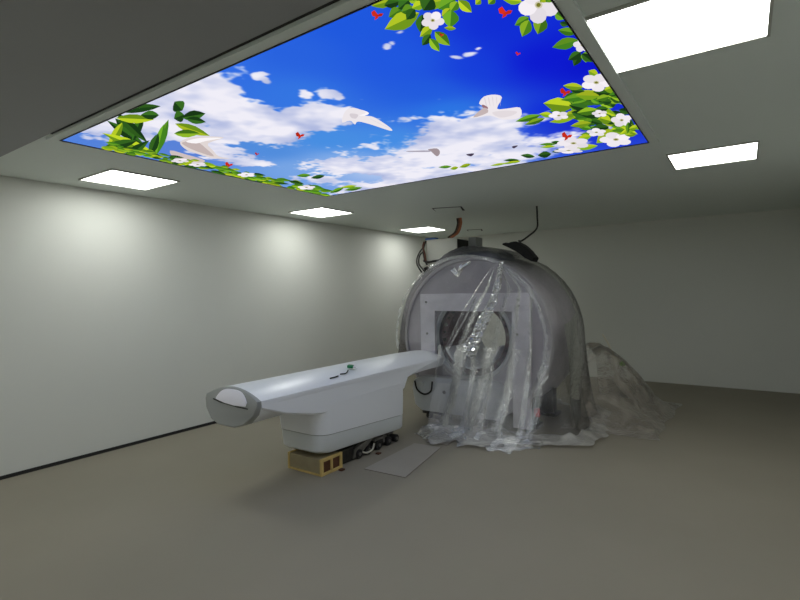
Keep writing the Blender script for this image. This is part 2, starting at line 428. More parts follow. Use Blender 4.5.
[170,189,36, 2927,1698,2928,1652,2924,1609,2914,1584,2895,1579,2873,1584],
[132,177,33, 2873,1584,2874,1640,2879,1687,2891,1708,2909,1710,2927,1698],
[112,171,40, 3050,1424,3050,1376,3044,1330,3033,1301,3013,1290,2990,1288],
[68,129,32, 2990,1288,2992,1346,2999,1398,3012,1423,3031,1431,3050,1424],
[46,89,28, 3034,1685,3037,1725,3044,1767,3055,1796,3074,1810,3094,1815],
[25,56,21, 3094,1815,3087,1762,3078,1716,3065,1693,3049,1683,3034,1685],
[52,100,32, 2856,1471,2853,1432,2844,1396,2829,1377,2805,1377,2779,1387],
[25,56,22, 2779,1387,2786,1434,2797,1474,2813,1489,2836,1486,2856,1471],
[128,165,36, 2977,1342,2981,1303,2980,1266,2973,1246,2958,1244,2939,1251],
[64,109,25, 2939,1251,2936,1298,2937,1338,2946,1355,2961,1354,2977,1342],
[96,146,34, 3001,1367,2995,1395,2991,1428,2991,1454,2998,1474,3008,1490],
[60,115,29, 3008,1490,3014,1450,3017,1414,3015,1390,3009,1374,3001,1367],
[102,155,37, 2920,1437,2919,1401,2912,1372,2901,1363,2881,1378,2858,1405],
[64,123,31, 2858,1405,2863,1447,2871,1479,2884,1482,2903,1465,2920,1437],
[49,95,30, 3087,1591,3085,1553,3079,1522,3069,1513,3052,1529,3032,1557],
[29,66,25, 3032,1557,3037,1602,3045,1635,3057,1639,3073,1620,3087,1591],
[173,193,37, 3066,1333,3056,1310,3040,1295,3022,1296,2999,1317,2974,1348],
[126,168,31, 2974,1348,2990,1372,3009,1387,3028,1382,3049,1360,3066,1333],
[47,90,28, 3033,1874,3029,1921,3029,1969,3035,1997,3050,2004,3068,1999],
[28,63,24, 3068,1999,3071,1938,3069,1888,3062,1867,3048,1863,3033,1874],
[130,167,37, 3117,1591,3104,1585,3113,1612,3117,1620],
[71,122,28, 3117,1591,3117,1572,3104,1585],
[56,109,35, 3030,1781,3030,1838,3036,1895,3050,1930,3073,1940,3099,1935],
[30,67,26, 3099,1935,3093,1862,3084,1802,3070,1775,3050,1770,3030,1781],
[115,176,41, 3042,1855,3043,1912,3050,1965,3063,1991,3087,1986,3112,1965],
[57,108,27, 3112,1965,3107,1896,3097,1842,3082,1824,3062,1832,3042,1855],
[112,170,40, 2830,1558,2828,1598,2831,1633,2841,1648,2860,1637,2881,1615],
[68,129,32, 2881,1615,2880,1568,2875,1533,2864,1525,2847,1536,2830,1558],
[164,183,35, 3117,1443,3074,1413,3081,1440,3093,1463,3107,1475,3117,1474],
[113,151,28, 3117,1443,3117,1405,3106,1399,3089,1402,3074,1413],
[56,109,34, 3022,2084,3012,2133,3005,2189,3004,2237,3011,2279,3023,2312],
[29,65,25, 3023,2312,3034,2241,3041,2176,3039,2133,3032,2101,3022,2084],
[55,106,33, 3079,1560,3078,1527,3072,1498,3063,1486,3047,1492,3029,1508],
[30,67,26, 3029,1508,3033,1547,3041,1578,3051,1587,3066,1578,3079,1560],
[51,99,31, 2865,1750,2869,1789,2878,1825,2892,1844,2914,1843,2937,1832],
[27,61,23, 2937,1832,2929,1785,2918,1747,2903,1733,2883,1736,2865,1750],
[168,187,36, 3040,1323,3030,1299,3015,1278,2997,1270,2972,1276,2947,1290],
[132,176,33, 2947,1290,2963,1319,2981,1341,3001,1346,3022,1338,3040,1323],
[139,179,39, 3019,1800,3025,1832,3036,1858,3050,1866,3070,1851,3091,1826],
[63,108,25, 3091,1826,3080,1790,3067,1765,3052,1762,3035,1777,3019,1800],
[55,107,34, 2925,1575,2914,1617,2907,1661,2909,1689,2921,1701,2939,1702],
[26,59,22, 2939,1702,2949,1647,2955,1600,2951,1577,2939,1570,2925,1575],
[148,190,42, 3050,1788,3049,1734,3041,1686,3027,1661,3004,1663,2977,1679],
[74,127,29, 2977,1679,2982,1743,2992,1797,3008,1816,3030,1810,3050,1788],
[180,201,38, 3015,1852,3011,1803,3000,1760,2985,1740,2960,1746,2932,1766],
[116,154,29, 2932,1766,2940,1825,2953,1872,2971,1886,2994,1876,3015,1852],
[54,104,33, 3117,1454,3117,1386,3101,1375,3079,1372],
[26,58,22, 3117,1454,3079,1372,3084,1428,3093,1478,3106,1504,3117,1509],
[106,161,38, 3051,1874,3047,1824,3038,1776,3024,1747,3002,1736,2978,1737],
[62,119,30, 2978,1737,2985,1798,2996,1851,3011,1876,3032,1883,3051,1874],
[49,95,30, 2872,1809,2874,1845,2880,1876,2891,1889,2910,1881,2930,1863],
[27,59,23, 2930,1863,2925,1821,2916,1790,2904,1782,2888,1790,2872,1809],
[48,92,29, 2985,2110,2984,2163,2988,2218,2998,2255,3016,2275,3037,2282],
[26,59,23, 3037,2282,3034,2212,3028,2153,3017,2122,3001,2108,2985,2110],
[104,159,37, 3117,1531,3117,1488,3110,1477,3092,1471,3068,1490,3042,1520],
[55,105,26, 3117,1531,3042,1520,3057,1557,3076,1583,3095,1583,3117,1563],
[51,98,31, 2993,1369,2989,1338,2981,1312,2968,1300,2949,1307,2928,1322],
[29,65,25, 2928,1322,2935,1359,2946,1387,2960,1394,2978,1386,2993,1369],
[51,99,31, 3044,1915,3034,1883,3019,1857,3002,1847,2977,1858,2951,1878],
[31,69,26, 2951,1878,2966,1916,2984,1944,3003,1948,3025,1936,3044,1915],
[50,97,31, 3021,1422,3023,1464,3030,1503,3042,1526,3063,1527,3086,1517],
[26,58,22, 3086,1517,3080,1466,3070,1424,3057,1408,3039,1409,3021,1422],
[108,165,39, 2962,1757,2961,1713,2955,1675,2944,1659,2923,1668,2900,1690],
[57,108,27, 2900,1690,2903,1743,2911,1785,2924,1795,2944,1783,2962,1757],
[116,177,42, 2882,1748,2881,1699,2875,1650,2863,1616,2843,1598,2820,1589],
[55,104,26, 2820,1589,2823,1650,2831,1704,2844,1735,2863,1749,2882,1748],
[143,184,40, 2849,1621,2851,1664,2858,1709,2870,1741,2891,1758,2914,1766],
[78,134,31, 2914,1766,2908,1709,2898,1660,2884,1634,2866,1621,2849,1621],
[190,211,41, 3058,1353,3060,1387,3067,1416,3077,1425,3094,1409,3112,1383],
[109,146,27, 3112,1383,3107,1343,3098,1315,3087,1312,3072,1327,3058,1353],
[166,185,36, 2844,1669,2848,1624,2846,1582,2837,1560,2819,1559,2797,1569],
[125,167,31, 2797,1569,2795,1623,2797,1669,2808,1687,2826,1685,2844,1669],
[193,215,41, 3024,2083,3022,2039,3014,2005,3003,1994,2984,2013,2962,2046],
[115,154,28, 2962,2046,2967,2096,2976,2134,2990,2138,3008,2116,3024,2083],
[155,199,44, 2840,1717,2841,1750,2847,1780,2858,1792,2877,1783,2897,1764],
[75,129,30, 2897,1764,2892,1724,2884,1694,2872,1687,2855,1697,2840,1717],
[46,89,28, 2991,2185,2984,2149,2971,2127,2955,2129,2931,2166,2906,2219],
[28,62,24, 2906,2219,2919,2258,2935,2280,2953,2269,2974,2231,2991,2185],
[51,98,31, 2975,1376,2973,1349,2968,1325,2960,1312,2945,1311,2929,1318],
[25,56,21, 2929,1318,2933,1351,2939,1378,2949,1388,2962,1386,2975,1376],
[53,102,32, 2942,1488,2941,1452,2936,1421,2926,1408,2908,1416,2888,1434],
[24,54,21, 2888,1434,2890,1477,2897,1511,2909,1519,2925,1509,2942,1488],
[48,93,30, 2950,1901,2952,1856,2950,1815,2943,1791,2927,1787,2908,1794],
[28,63,24, 2908,1794,2907,1848,2910,1894,2919,1914,2934,1914,2950,1901],
[49,94,30, 2873,1559,2872,1604,2877,1648,2888,1674,2910,1679,2934,1672],
[28,63,24, 2934,1672,2930,1615,2923,1569,2910,1550,2891,1547,2873,1559],
[113,173,41, 2963,1736,2968,1766,2978,1790,2991,1796,3011,1782,3030,1758],
[65,123,31, 3030,1758,3021,1725,3009,1701,2995,1699,2978,1713,2963,1736],
[55,107,34, 2948,1742,2948,1706,2944,1671,2935,1651,2919,1646,2901,1651],
[26,59,23, 2901,1651,2904,1695,2909,1733,2919,1750,2934,1752,2948,1742],
[194,216,42, 3101,1480,3102,1451,3099,1423,3092,1406,3081,1400,3067,1400],
[130,174,32, 3067,1400,3069,1436,3073,1466,3080,1481,3091,1485,3101,1480],
[138,177,39, 3062,1451,3061,1492,3065,1534,3074,1563,3090,1578,3109,1583],
[73,126,29, 3109,1583,3106,1529,3100,1484,3091,1460,3076,1450,3062,1451],
[51,98,31, 2976,1317,2969,1342,2965,1368,2966,1389,2973,1403,2982,1412],
[29,65,25, 2982,1412,2988,1379,2992,1349,2990,1331,2984,1320,2976,1317],
[94,144,34, 2880,2070,2871,2035,2855,2006,2835,1994,2806,2005,2776,2026],
[60,114,29, 2776,2026,2792,2067,2811,2098,2833,2104,2859,2092,2880,2070],
[50,97,31, 2910,1474,2908,1445,2902,1420,2892,1408,2875,1412,2856,1425],
[26,57,22, 2856,1425,2861,1459,2868,1487,2880,1495,2896,1489,2910,1474],
[133,171,38, 2866,1530,2872,1568,2885,1604,2903,1623,2929,1623,2957,1613],
[74,128,29, 2957,1613,2944,1567,2928,1530,2909,1516,2886,1517,2866,1530],
[54,105,33, 3034,1919,3030,1971,3031,2023,3038,2056,3055,2068,3075,2066],
[27,61,23, 3075,2066,3076,2000,3073,1944,3064,1918,3049,1911,3034,1919],
[105,161,38, 2951,2015,2944,1966,2930,1921,2911,1896,2883,1893,2853,1902],
[62,118,30, 2853,1902,2865,1961,2882,2010,2903,2031,2928,2030,2951,2015],
[101,154,36, 2982,1968,2987,2018,2999,2066,3015,2096,3040,2104,3067,2099],
[60,115,29, 3067,2099,3055,2037,3041,1985,3024,1962,3002,1958,2982,1968],
[169,189,36, 2867,1912,2872,1862,2871,1819,2864,1799,2846,1804,2824,1822],
[131,174,32, 2824,1822,2821,1881,2822,1928,2831,1943,2849,1935,2867,1912],
[155,200,44, 3076,1477,3070,1443,3058,1418,3042,1414,3020,1436,2997,1470],
[69,119,27, 2997,1470,3008,1509,3023,1535,3040,1533,3060,1509,3076,1477],
[186,208,40, 3047,1407,3042,1374,3031,1347,3017,1337,2997,1347,2974,1367],
[128,171,32, 2974,1367,2983,1405,2996,1435,3011,1440,3030,1428,3047,1407],
[141,181,40, 3032,1933,3029,1983,3030,2037,3036,2077,3051,2102,3069,2117],
[75,129,30, 3069,2117,3070,2048,3067,1989,3059,1955,3046,1936,3032,1933],
[96,146,34, 2913,1783,2909,1755,2900,1735,2888,1732,2870,1753,2850,1784],
[66,126,32, 2850,1784,2858,1816,2868,1837,2882,1834,2898,1812,2913,1783],
[147,190,42, 3043,1775,3038,1746,3028,1726,3016,1725,2999,1750,2980,1786],
[65,112,26, 2980,1786,2989,1819,3000,1840,3014,1834,3029,1808,3043,1775],
[112,171,40, 2946,1664,2943,1627,2934,1600,2921,1596,2899,1621,2876,1659],
[57,110,27, 2876,1659,2883,1701,2895,1730,2910,1727,2929,1700,2946,1664],
[109,166,39, 2829,1525,2828,1483,2819,1447,2805,1430,2781,1435,2754,1451],
[64,123,31, 2754,1451,2759,1501,2769,1541,2785,1553,2808,1545,2829,1525],
[171,190,36, 3032,1496,3029,1457,3022,1416,3011,1388,2993,1370,2974,1359],
[111,148,27, 2974,1359,2979,1407,2988,1452,3000,1478,3017,1493,3032,1496],
[158,176,34, 2893,1580,2883,1550,2867,1530,2847,1529,2818,1554,2787,1591],
[109,146,27, 2787,1591,2803,1624,2823,1646,2845,1640,2871,1614,2893,1580],
[47,91,29, 3117,1756,3082,1688,3082,1735,3087,1780,3097,1805,3116,1806,3117,1805],
[25,57,22, 3117,1756,3117,1676,3115,1672,3098,1673,3082,1688],
[56,108,34, 2874,1939,2876,1887,2872,1840,2862,1815,2842,1813,2818,1824],
[26,58,22, 2818,1824,2818,1885,2822,1937,2835,1958,2854,1956,2874,1939],
[150,193,42, 3019,1489,3015,1536,3017,1584,3024,1617,3042,1631,3062,1634],
[64,110,25, 3062,1634,3063,1571,3060,1519,3051,1493,3035,1484,3019,1489],
[129,166,36, 2958,2085,2961,2138,2969,2185,2984,2208,3008,2200,3034,2176],
[75,128,30, 3034,2176,3026,2114,3015,2065,2999,2051,2978,2061,2958,2085],
[126,162,36, 3047,1359,3049,1389,3055,1415,3065,1424,3080,1415,3097,1396],
[70,120,28, 3097,1396,3092,1361,3084,1335,3074,1330,3060,1340,3047,1359],
[47,90,28, 3117,1527,3083,1474,3083,1517,3087,1556,3097,1575,3115,1571,3117,1570],
[27,59,23, 3117,1527,3117,1454,3114,1451,3099,1456,3083,1474],
[196,218,42, 3006,1906,3013,1961,3027,2011,3046,2037,3076,2032,3106,2012],
[133,177,33, 3106,2012,3092,1946,3075,1894,3055,1877,3029,1884,3006,1906],
[53,102,32, 2995,1290,2994,1256,2987,1225,2977,1208,2958,1206,2938,1213],
[30,66,25, 2938,1213,2942,1254,2950,1289,2963,1302,2980,1301,2995,1290],
[186,208,40, 2995,1606,2991,1663,2994,1723,3004,1762,3025,1779,3050,1781],
[128,171,32, 3050,1781,3049,1706,3044,1643,3033,1612,3014,1600,2995,1606],
[105,160,38, 2998,1466,2995,1422,2986,1383,2972,1363,2948,1364,2922,1378],
[61,117,29, 2922,1378,2929,1430,2940,1474,2956,1489,2978,1484,2998,1466],
[50,97,31, 3117,1419,3117,1364,3116,1364,3096,1367,3074,1381],
[30,67,26, 3117,1419,3074,1381,3083,1424,3096,1458,3111,1469,3117,1467],
[51,99,31, 3013,1666,3007,1634,2997,1609,2984,1604,2964,1623,2942,1654],
[29,64,24, 2942,1654,2951,1691,2963,1717,2978,1716,2997,1696,3013,1666],
[55,106,34, 2948,1437,2949,1401,2946,1370,2937,1356,2921,1362,2902,1378],
[28,62,24, 2902,1378,2902,1421,2906,1455,2917,1464,2932,1456,2948,1437],
[47,91,29, 2968,1983,2961,1932,2947,1891,2928,1879,2897,1902,2864,1942],
[24,55,21, 2864,1942,2876,2002,2893,2046,2916,2050,2944,2023,2968,1983],
[54,105,33, 3038,1630,3033,1595,3022,1567,3008,1558,2987,1571,2964,1597],
[25,56,21, 2964,1597,2973,1638,2986,1668,3002,1672,3021,1656,3038,1630],
[112,171,40, 2979,1444,2975,1403,2965,1364,2950,1340,2927,1333,2901,1336],
[56,106,27, 2901,1336,2909,1387,2921,1430,2938,1450,2959,1453,2979,1444],
[146,188,41, 3117,1502,3088,1448,3092,1484,3101,1521,3113,1547,3117,1550],
[71,121,28, 3117,1502,3117,1456,3103,1447,3088,1448],
[104,159,37, 3039,1907,3033,1961,3032,2020,3038,2064,3052,2093,3071,2110],
[69,131,33, 3071,2110,3074,2035,3074,1970,3067,1933,3053,1911,3039,1907],
[103,158,37, 3117,1386,3117,1331,3107,1323,3083,1332,3059,1351],
[68,130,33, 3117,1386,3059,1351,3071,1393,3087,1426,3104,1433,3117,1427],
[47,92,29, 3100,1400,3094,1360,3082,1325,3066,1308,3042,1311,3016,1326],
[24,54,21, 3016,1326,3026,1375,3041,1414,3059,1426,3081,1419,3100,1400],
[106,162,38, 2961,1434,2953,1410,2939,1393,2922,1392,2899,1412,2875,1442],
[58,110,28, 2875,1442,2888,1469,2905,1486,2923,1482,2944,1461,2961,1434],
[55,106,34, 2851,1554,2846,1608,2846,1661,2855,1695,2876,1705,2901,1701],
[28,62,24, 2901,1701,2904,1632,2901,1575,2890,1549,2871,1544,2851,1554],
[114,174,41, 2868,1952,2867,1904,2862,1857,2850,1830,2829,1822,2806,1826],
[64,123,31, 2806,1826,2809,1885,2816,1936,2829,1959,2849,1963,2868,1952],
[146,188,41, 2800,1695,2798,1655,2791,1617,2778,1595,2757,1591,2733,1595],
[70,120,28, 2733,1595,2738,1644,2747,1686,2761,1704,2781,1705,2800,1695],
[50,96,31, 3078,1529,3077,1492,3071,1461,3061,1450,3044,1461,3025,1484],
[30,67,26, 3025,1484,3029,1528,3036,1561,3048,1567,3064,1553,3078,1529],
[56,108,34, 2968,1412,2971,1460,2980,1507,2995,1534,3020,1538,3047,1530],
[26,58,22, 3047,1530,3039,1469,3027,1421,3011,1401,2989,1399,2968,1412],
[111,169,40, 2995,1393,2990,1427,2988,1464,2992,1491,3003,1507,3017,1515],
[67,128,32, 3017,1515,3021,1468,3021,1428,3016,1406,3006,1394,2995,1393],
[49,95,30, 2951,1307,2947,1280,2937,1260,2925,1256,2906,1273,2885,1299],
[26,59,23, 2885,1299,2893,1330,2905,1351,2919,1350,2936,1332,2951,1307],
[135,174,38, 3084,1439,3078,1411,3067,1391,3053,1390,3034,1412,3014,1445],
[67,115,27, 3014,1445,3025,1476,3038,1496,3053,1492,3070,1469,3084,1439],
[55,105,33, 2966,1699,2960,1660,2948,1628,2932,1614,2907,1623,2880,1643],
[26,59,22, 2880,1643,2891,1688,2906,1724,2924,1733,2946,1721,2966,1699],
[145,186,41, 3014,1969,3020,2014,3033,2050,3050,2058,3075,2032,3100,1991],
[71,122,28, 3100,1991,3088,1941,3073,1907,3055,1906,3034,1931,3014,1969],
[57,110,35, 3027,1786,3023,1750,3014,1719,3002,1706,2982,1714,2961,1733],
[30,66,25, 2961,1733,2968,1776,2979,1810,2993,1818,3011,1807,3027,1786],
[191,212,41, 2886,1471,2887,1388,2877,1316,2856,1281,2814,1288,2765,1316],
[106,142,26, 2765,1316,2767,1415,2779,1498,2806,1525,2847,1510,2886,1471],
[176,196,38, 3003,1227,2999,1188,2989,1153,2974,1135,2951,1133,2925,1142],
[114,152,28, 2925,1142,2933,1188,2946,1226,2962,1241,2984,1240,3003,1227],
[103,157,37, 3011,1361,2995,1323,2969,1293,2940,1283,2899,1299,2856,1327],
[65,124,31, 2856,1327,2882,1371,2913,1404,2945,1407,2982,1389,3011,1361],
[110,168,40, 2691,1491,2675,1463,2649,1444,2618,1444,2574,1470,2527,1507],
[57,109,27, 2527,1507,2554,1539,2586,1558,2620,1552,2659,1525,2691,1491],
[128,165,36, 2692,1562,2677,1541,2655,1528,2627,1533,2590,1561,2549,1600],
[62,107,25, 2549,1600,2573,1623,2602,1634,2631,1624,2665,1595,2692,1562],
[186,207,40, 2751,1548,2751,1510,2745,1476,2734,1457,2713,1457,2690,1467],
[129,172,32, 2690,1467,2692,1512,2699,1550,2713,1564,2732,1562,2751,1548],
[158,176,34, 2897,1826,2886,1787,2867,1758,2843,1751,2809,1771,2773,1806],
[109,146,27, 2773,1806,2791,1850,2815,1882,2841,1882,2871,1859,2897,1826],
[160,178,34, 2816,1688,2804,1657,2783,1630,2759,1619,2725,1627,2690,1645],
[134,178,33, 2690,1645,2710,1682,2734,1711,2761,1717,2791,1707,2816,1688],
[157,175,34, 3044,1399,3037,1350,3023,1307,3003,1286,2973,1290,2941,1307],
[122,162,30, 2941,1307,2952,1365,2969,1413,2991,1429,3019,1422,3044,1399],
[56,109,34, 2955,1589,2953,1530,2945,1474,2929,1440,2902,1428,2871,1429],
[25,57,22, 2871,1429,2876,1499,2887,1562,2905,1592,2931,1599,2955,1589],
[146,187,41, 2986,1612,2976,1571,2959,1539,2938,1531,2906,1553,2872,1591],
[67,115,26, 2872,1591,2888,1639,2909,1673,2933,1674,2961,1648,2986,1612],
[181,202,39, 3117,1325,3117,1261,3113,1261,3098,1290,3083,1334],
[119,158,29, 3117,1325,3083,1334,3090,1373,3098,1399,3109,1392,3117,1373],
[161,179,34, 2976,2046,2954,2021,2924,2024,2893,2066,2854,2170,2814,2305],
[131,175,32, 2814,2305,2850,2320,2888,2306,2921,2245,2953,2145,2976,2046],
[176,196,38, 2829,2104,2822,2064,2809,2036,2790,2035,2761,2067,2729,2116],
[133,178,33, 2729,2116,2741,2161,2759,2190,2780,2183,2807,2148,2829,2104],
[180,200,38, 2808,2376,2792,2330,2766,2295,2735,2285,2690,2309,2642,2349],
[133,177,33, 2642,2349,2668,2403,2700,2441,2735,2442,2775,2415,2808,2376],
[182,203,39, 3003,1870,3011,1807,3012,1753,3005,1728,2985,1737,2960,1764],
[107,143,26, 2960,1764,2953,1838,2952,1898,2962,1916,2982,1903,3003,1870],
[92,140,33, 2579,2144,2570,2114,2554,2087,2535,2072,2507,2071,2477,2078],
[69,131,33, 2477,2078,2493,2114,2511,2144,2533,2155,2558,2154,2579,2144],
[183,203,39, 2558,2193,2548,2168,2533,2147,2513,2137,2487,2140,2458,2150],
[128,171,32, 2458,2150,2474,2180,2493,2203,2513,2210,2537,2205,2558,2193],
[56,108,34, 2621,2138,2619,2106,2612,2077,2601,2062,2583,2062,2562,2071],
[27,59,23, 2562,2071,2567,2109,2576,2140,2588,2151,2606,2149,2621,2138],
[54,104,33, 2339,2382,2341,2331,2335,2285,2322,2259,2296,2255,2266,2263],
[28,64,24, 2266,2263,2267,2324,2275,2375,2291,2396,2315,2396,2339,2382],
[46,89,28, 2468,2379,2468,2325,2459,2284,2441,2275,2407,2306,2368,2357],
[28,62,24, 2368,2357,2372,2418,2384,2462,2406,2462,2438,2427,2468,2379],
[57,110,35, 2591,2320,2582,2292,2566,2274,2546,2274,2515,2298,2483,2333],
[28,62,24, 2483,2333,2499,2363,2518,2382,2541,2376,2568,2351,2591,2320],
[55,106,34, 2206,2399,2199,2364,2185,2332,2164,2315,2133,2316,2099,2325],
[25,55,21, 2099,2325,2112,2367,2130,2402,2152,2414,2181,2412,2206,2399],
[172,192,37, 2209,2426,2189,2408,2158,2395,2122,2393,2075,2408,2026,2430],
[120,160,30, 2026,2430,2059,2450,2096,2464,2134,2461,2176,2446,2209,2426],
[141,182,40, 3102,1247,3113,1212,3117,1191,3117,1161,3106,1159,3090,1165],
[75,129,30, 3090,1165,3078,1206,3072,1242,3075,1257,3087,1257,3102,1247],
[175,195,37, 3099,1125,3105,1092,3106,1060,3102,1041,3090,1037,3075,1040],
[121,162,30, 3075,1040,3069,1080,3068,1115,3074,1131,3086,1133,3099,1125],
[240,234,240, 2813,1625,2815,1604,2810,1585,2801,1571,2789,1567,2777,1573,2769,1589,2767,1609,2772,1629,2781,1643,2794,1647,2805,1640],
[226,220,226, 2751,1646,2763,1642,2774,1629,2779,1609,2778,1589,2771,1573,2759,1566,2747,1569,2737,1583,2731,1602,2732,1623,2739,1639],
[246,240,246, 2721,1556,2726,1574,2737,1586,2750,1588,2762,1579,2769,1563,2770,1544,2764,1526,2754,1515,2741,1513,2730,1521,2722,1537],
[246,240,246, 2765,1484,2756,1498,2752,1517,2755,1537,2763,1552,2774,1558,2786,1553,2795,1539,2798,1519,2795,1500,2787,1485,2776,1480],
[226,220,226, 2820,1525,2809,1516,2796,1517,2786,1527,2779,1544,2779,1564,2786,1580,2797,1589,2810,1588,2820,1577,2827,1560,2826,1541],
[205,200,170, 2784,1560,2779,1551,2771,1550,2764,1559,2764,1572,2769,1582,2778,1583,2784,1574],
[120,120,40, 2780,1563,2777,1557,2772,1556,2768,1562,2768,1570,2771,1576,2776,1576,2780,1571],
[246,240,246, 3004,1740,3007,1724,3004,1707,2998,1693,2989,1687,2980,1690,2974,1701,2971,1717,2973,1734,2980,1748,2988,1754,2997,1751],
[240,234,240, 2957,1744,2966,1744,2975,1735,2980,1720,2980,1703,2976,1688,2968,1680,2958,1680,2950,1689,2945,1704,2944,1721,2949,1736],
[226,220,226, 2940,1664,2943,1680,2950,1692,2960,1696,2969,1692,2975,1680,2977,1664,2973,1648,2966,1637,2957,1633,2948,1637,2942,1648],
[240,234,240, 2976,1613,2969,1623,2965,1638,2966,1655,2971,1669,2979,1676,2988,1675,2995,1665,2999,1649,2998,1633,2993,1619,2985,1612],
[226,220,226, 3015,1659,3007,1649,2998,1648,2989,1654,2984,1666,2982,1682,2986,1697,2994,1707,3004,1709,3012,1703,3018,1690,3019,1674],
[205,200,170, 2986,1678,2981,1670,2975,1670,2971,1678,2971,1689,2975,1697,2982,1697,2986,1689],
[120,120,40, 2983,1680,2980,1675,2977,1675,2974,1680,2974,1687,2977,1691,2980,1692,2983,1687],
[232,226,232, 2904,2132,2910,2110,2909,2085,2901,2064,2890,2052,2877,2053,2867,2066,2861,2088,2862,2113,2869,2134,2881,2146,2894,2145],
[240,234,240, 2838,2120,2851,2123,2864,2114,2873,2095,2875,2071,2871,2049,2861,2035,2848,2032,2835,2041,2826,2059,2823,2083,2827,2105],
[226,220,226, 2824,2002,2826,2025,2835,2044,2848,2054,2861,2051,2871,2037,2875,2016,2873,1993,2864,1974,2852,1965,2839,1968,2829,1981],
[246,240,246, 2880,1945,2869,1956,2862,1976,2861,1999,2867,2020,2877,2033,2890,2034,2901,2023,2908,2003,2909,1980,2903,1959,2893,1946],
[240,234,240, 2929,2022,2920,2006,2907,2000,2894,2006,2885,2021,2881,2043,2885,2066,2894,2082,2907,2088,2920,2082,2930,2066,2933,2044],
[205,200,170, 2886,2036,2880,2024,2871,2024,2865,2035,2865,2051,2871,2062,2880,2062,2886,2051],
[120,120,40, 2882,2039,2878,2032,2873,2032,2869,2038,2869,2048,2873,2055,2878,2055,2882,2048],
[226,220,226, 2755,2324,2759,2284,2751,2245,2733,2216,2710,2205,2689,2216,2673,2244,2668,2284,2676,2325,2694,2355,2718,2366,2740,2354],
[232,226,232, 2635,2356,2659,2351,2680,2325,2691,2287,2689,2246,2676,2214,2655,2198,2632,2202,2611,2226,2599,2264,2600,2305,2613,2339],
[240,234,240, 2583,2172,2592,2208,2612,2233,2637,2239,2659,2225,2674,2194,2676,2157,2666,2122,2647,2098,2623,2092,2601,2105,2586,2134],
[232,226,232, 2668,2040,2651,2065,2644,2101,2648,2140,2662,2171,2684,2184,2706,2177,2723,2151,2730,2114,2725,2076,2711,2047,2690,2034],
[232,226,232, 2770,2130,2750,2111,2727,2110,2706,2127,2694,2159,2693,2197,2705,2231,2725,2250,2750,2251,2770,2232,2782,2199,2782,2162],
[205,200,170, 2702,2190,2692,2170,2676,2169,2664,2186,2664,2213,2674,2232,2690,2234,2702,2216],
[120,120,40, 2695,2194,2688,2183,2679,2182,2672,2192,2671,2208,2678,2220,2687,2221,2694,2210],
[240,234,240, 3095,1992,3100,1958,3097,1926,3088,1902,3076,1893,3063,1901,3052,1925,3047,1958,3049,1991,3058,2016,3071,2025,3085,2016],
[226,220,226, 3024,2016,3038,2012,3052,1992,3060,1960,3062,1927,3056,1900,3045,1886,3031,1890,3018,1909,3009,1940,3007,1974,3013,2002],
[232,226,232, 3005,1864,3008,1894,3018,1914,3032,1920,3045,1908,3055,1883,3059,1852,3055,1823,3046,1804,3032,1799,3019,1809,3009,1833],
[240,234,240, 3061,1756,3050,1776,3044,1806,3044,1838,3050,1864,3062,1875,3075,1869,3086,1848,3092,1817,3092,1786,3085,1762,3074,1751],
[240,234,240, 3115,1830,3104,1815,3091,1814,3078,1828,3069,1855,3066,1886,3071,1914,3082,1930,3096,1931,3109,1915,3117,1890,3117,1842],
[205,200,170, 3072,1876,3066,1862,3057,1864,3050,1881,3049,1902,3055,1916,3064,1914,3071,1897],
[120,120,40, 3067,1881,3064,1873,3058,1874,3054,1884,3054,1897,3057,1905,3063,1904,3067,1894],
[240,234,240, 3020,2429,3022,2381,3013,2336,2995,2306,2973,2298,2952,2313,2938,2350,2935,2398,2943,2445,2962,2477,2985,2485,3006,2467],
[240,234,240, 2904,2489,2928,2479,2947,2444,2956,2397,2954,2349,2940,2314,2919,2299,2896,2308,2877,2340,2867,2386,2869,2436,2882,2474],
[240,234,240, 2848,2280,2858,2322,2878,2347,2902,2350,2924,2329,2937,2291,2938,2247,2927,2207,2908,2183,2885,2180,2864,2199,2850,2235],
[232,226,232, 2927,2112,2911,2143,2905,2187,2910,2232,2925,2265,2946,2277,2967,2265,2983,2231,2988,2187,2982,2144,2967,2113,2947,2101],
[246,240,246, 3027,2198,3007,2180,2985,2183,2966,2207,2955,2246,2955,2291,2968,2328,2988,2347,3012,2343,3031,2317,3041,2277,3040,2234],
[205,200,170, 2964,2281,2953,2260,2938,2261,2928,2283,2928,2314,2938,2335,2954,2334,2964,2312],
[120,120,40, 2957,2287,2950,2275,2941,2275,2935,2289,2935,2307,2941,2320,2951,2319,2957,2306],
[246,240,246, 3117,1191,3105,1185,3090,1191,3079,1211,3075,1238,3079,1267,3091,1288,3107,1296,3117,1291],
[240,234,240, 3073,1333,3086,1315,3093,1286,3093,1255,3085,1230,3071,1217,3056,1219,3042,1236,3034,1264,3034,1296,3043,1322,3057,1336],
[246,240,246, 3007,1246,3019,1264,3036,1268,3052,1257,3063,1234,3066,1206,3060,1180,3048,1163,3032,1159,3016,1169,3005,1191,3002,1219],
[232,226,232, 3034,1108,3028,1134,3031,1163,3040,1186,3055,1197,3070,1193,3082,1175,3087,1149,3084,1121,3075,1099,3061,1088,3046,1091],
[232,226,232, 3111,1108,3096,1107,3082,1120,3073,1143,3071,1171,3078,1196,3091,1211,3106,1211,3117,1200,3117,1115],
[205,200,170, 3085,1195,3078,1181,3068,1181,3060,1195,3060,1214,3067,1228,3078,1228,3085,1214],
[120,120,40, 3080,1199,3076,1191,3070,1191,3065,1199,3065,1210,3069,1218,3076,1218,3080,1210],
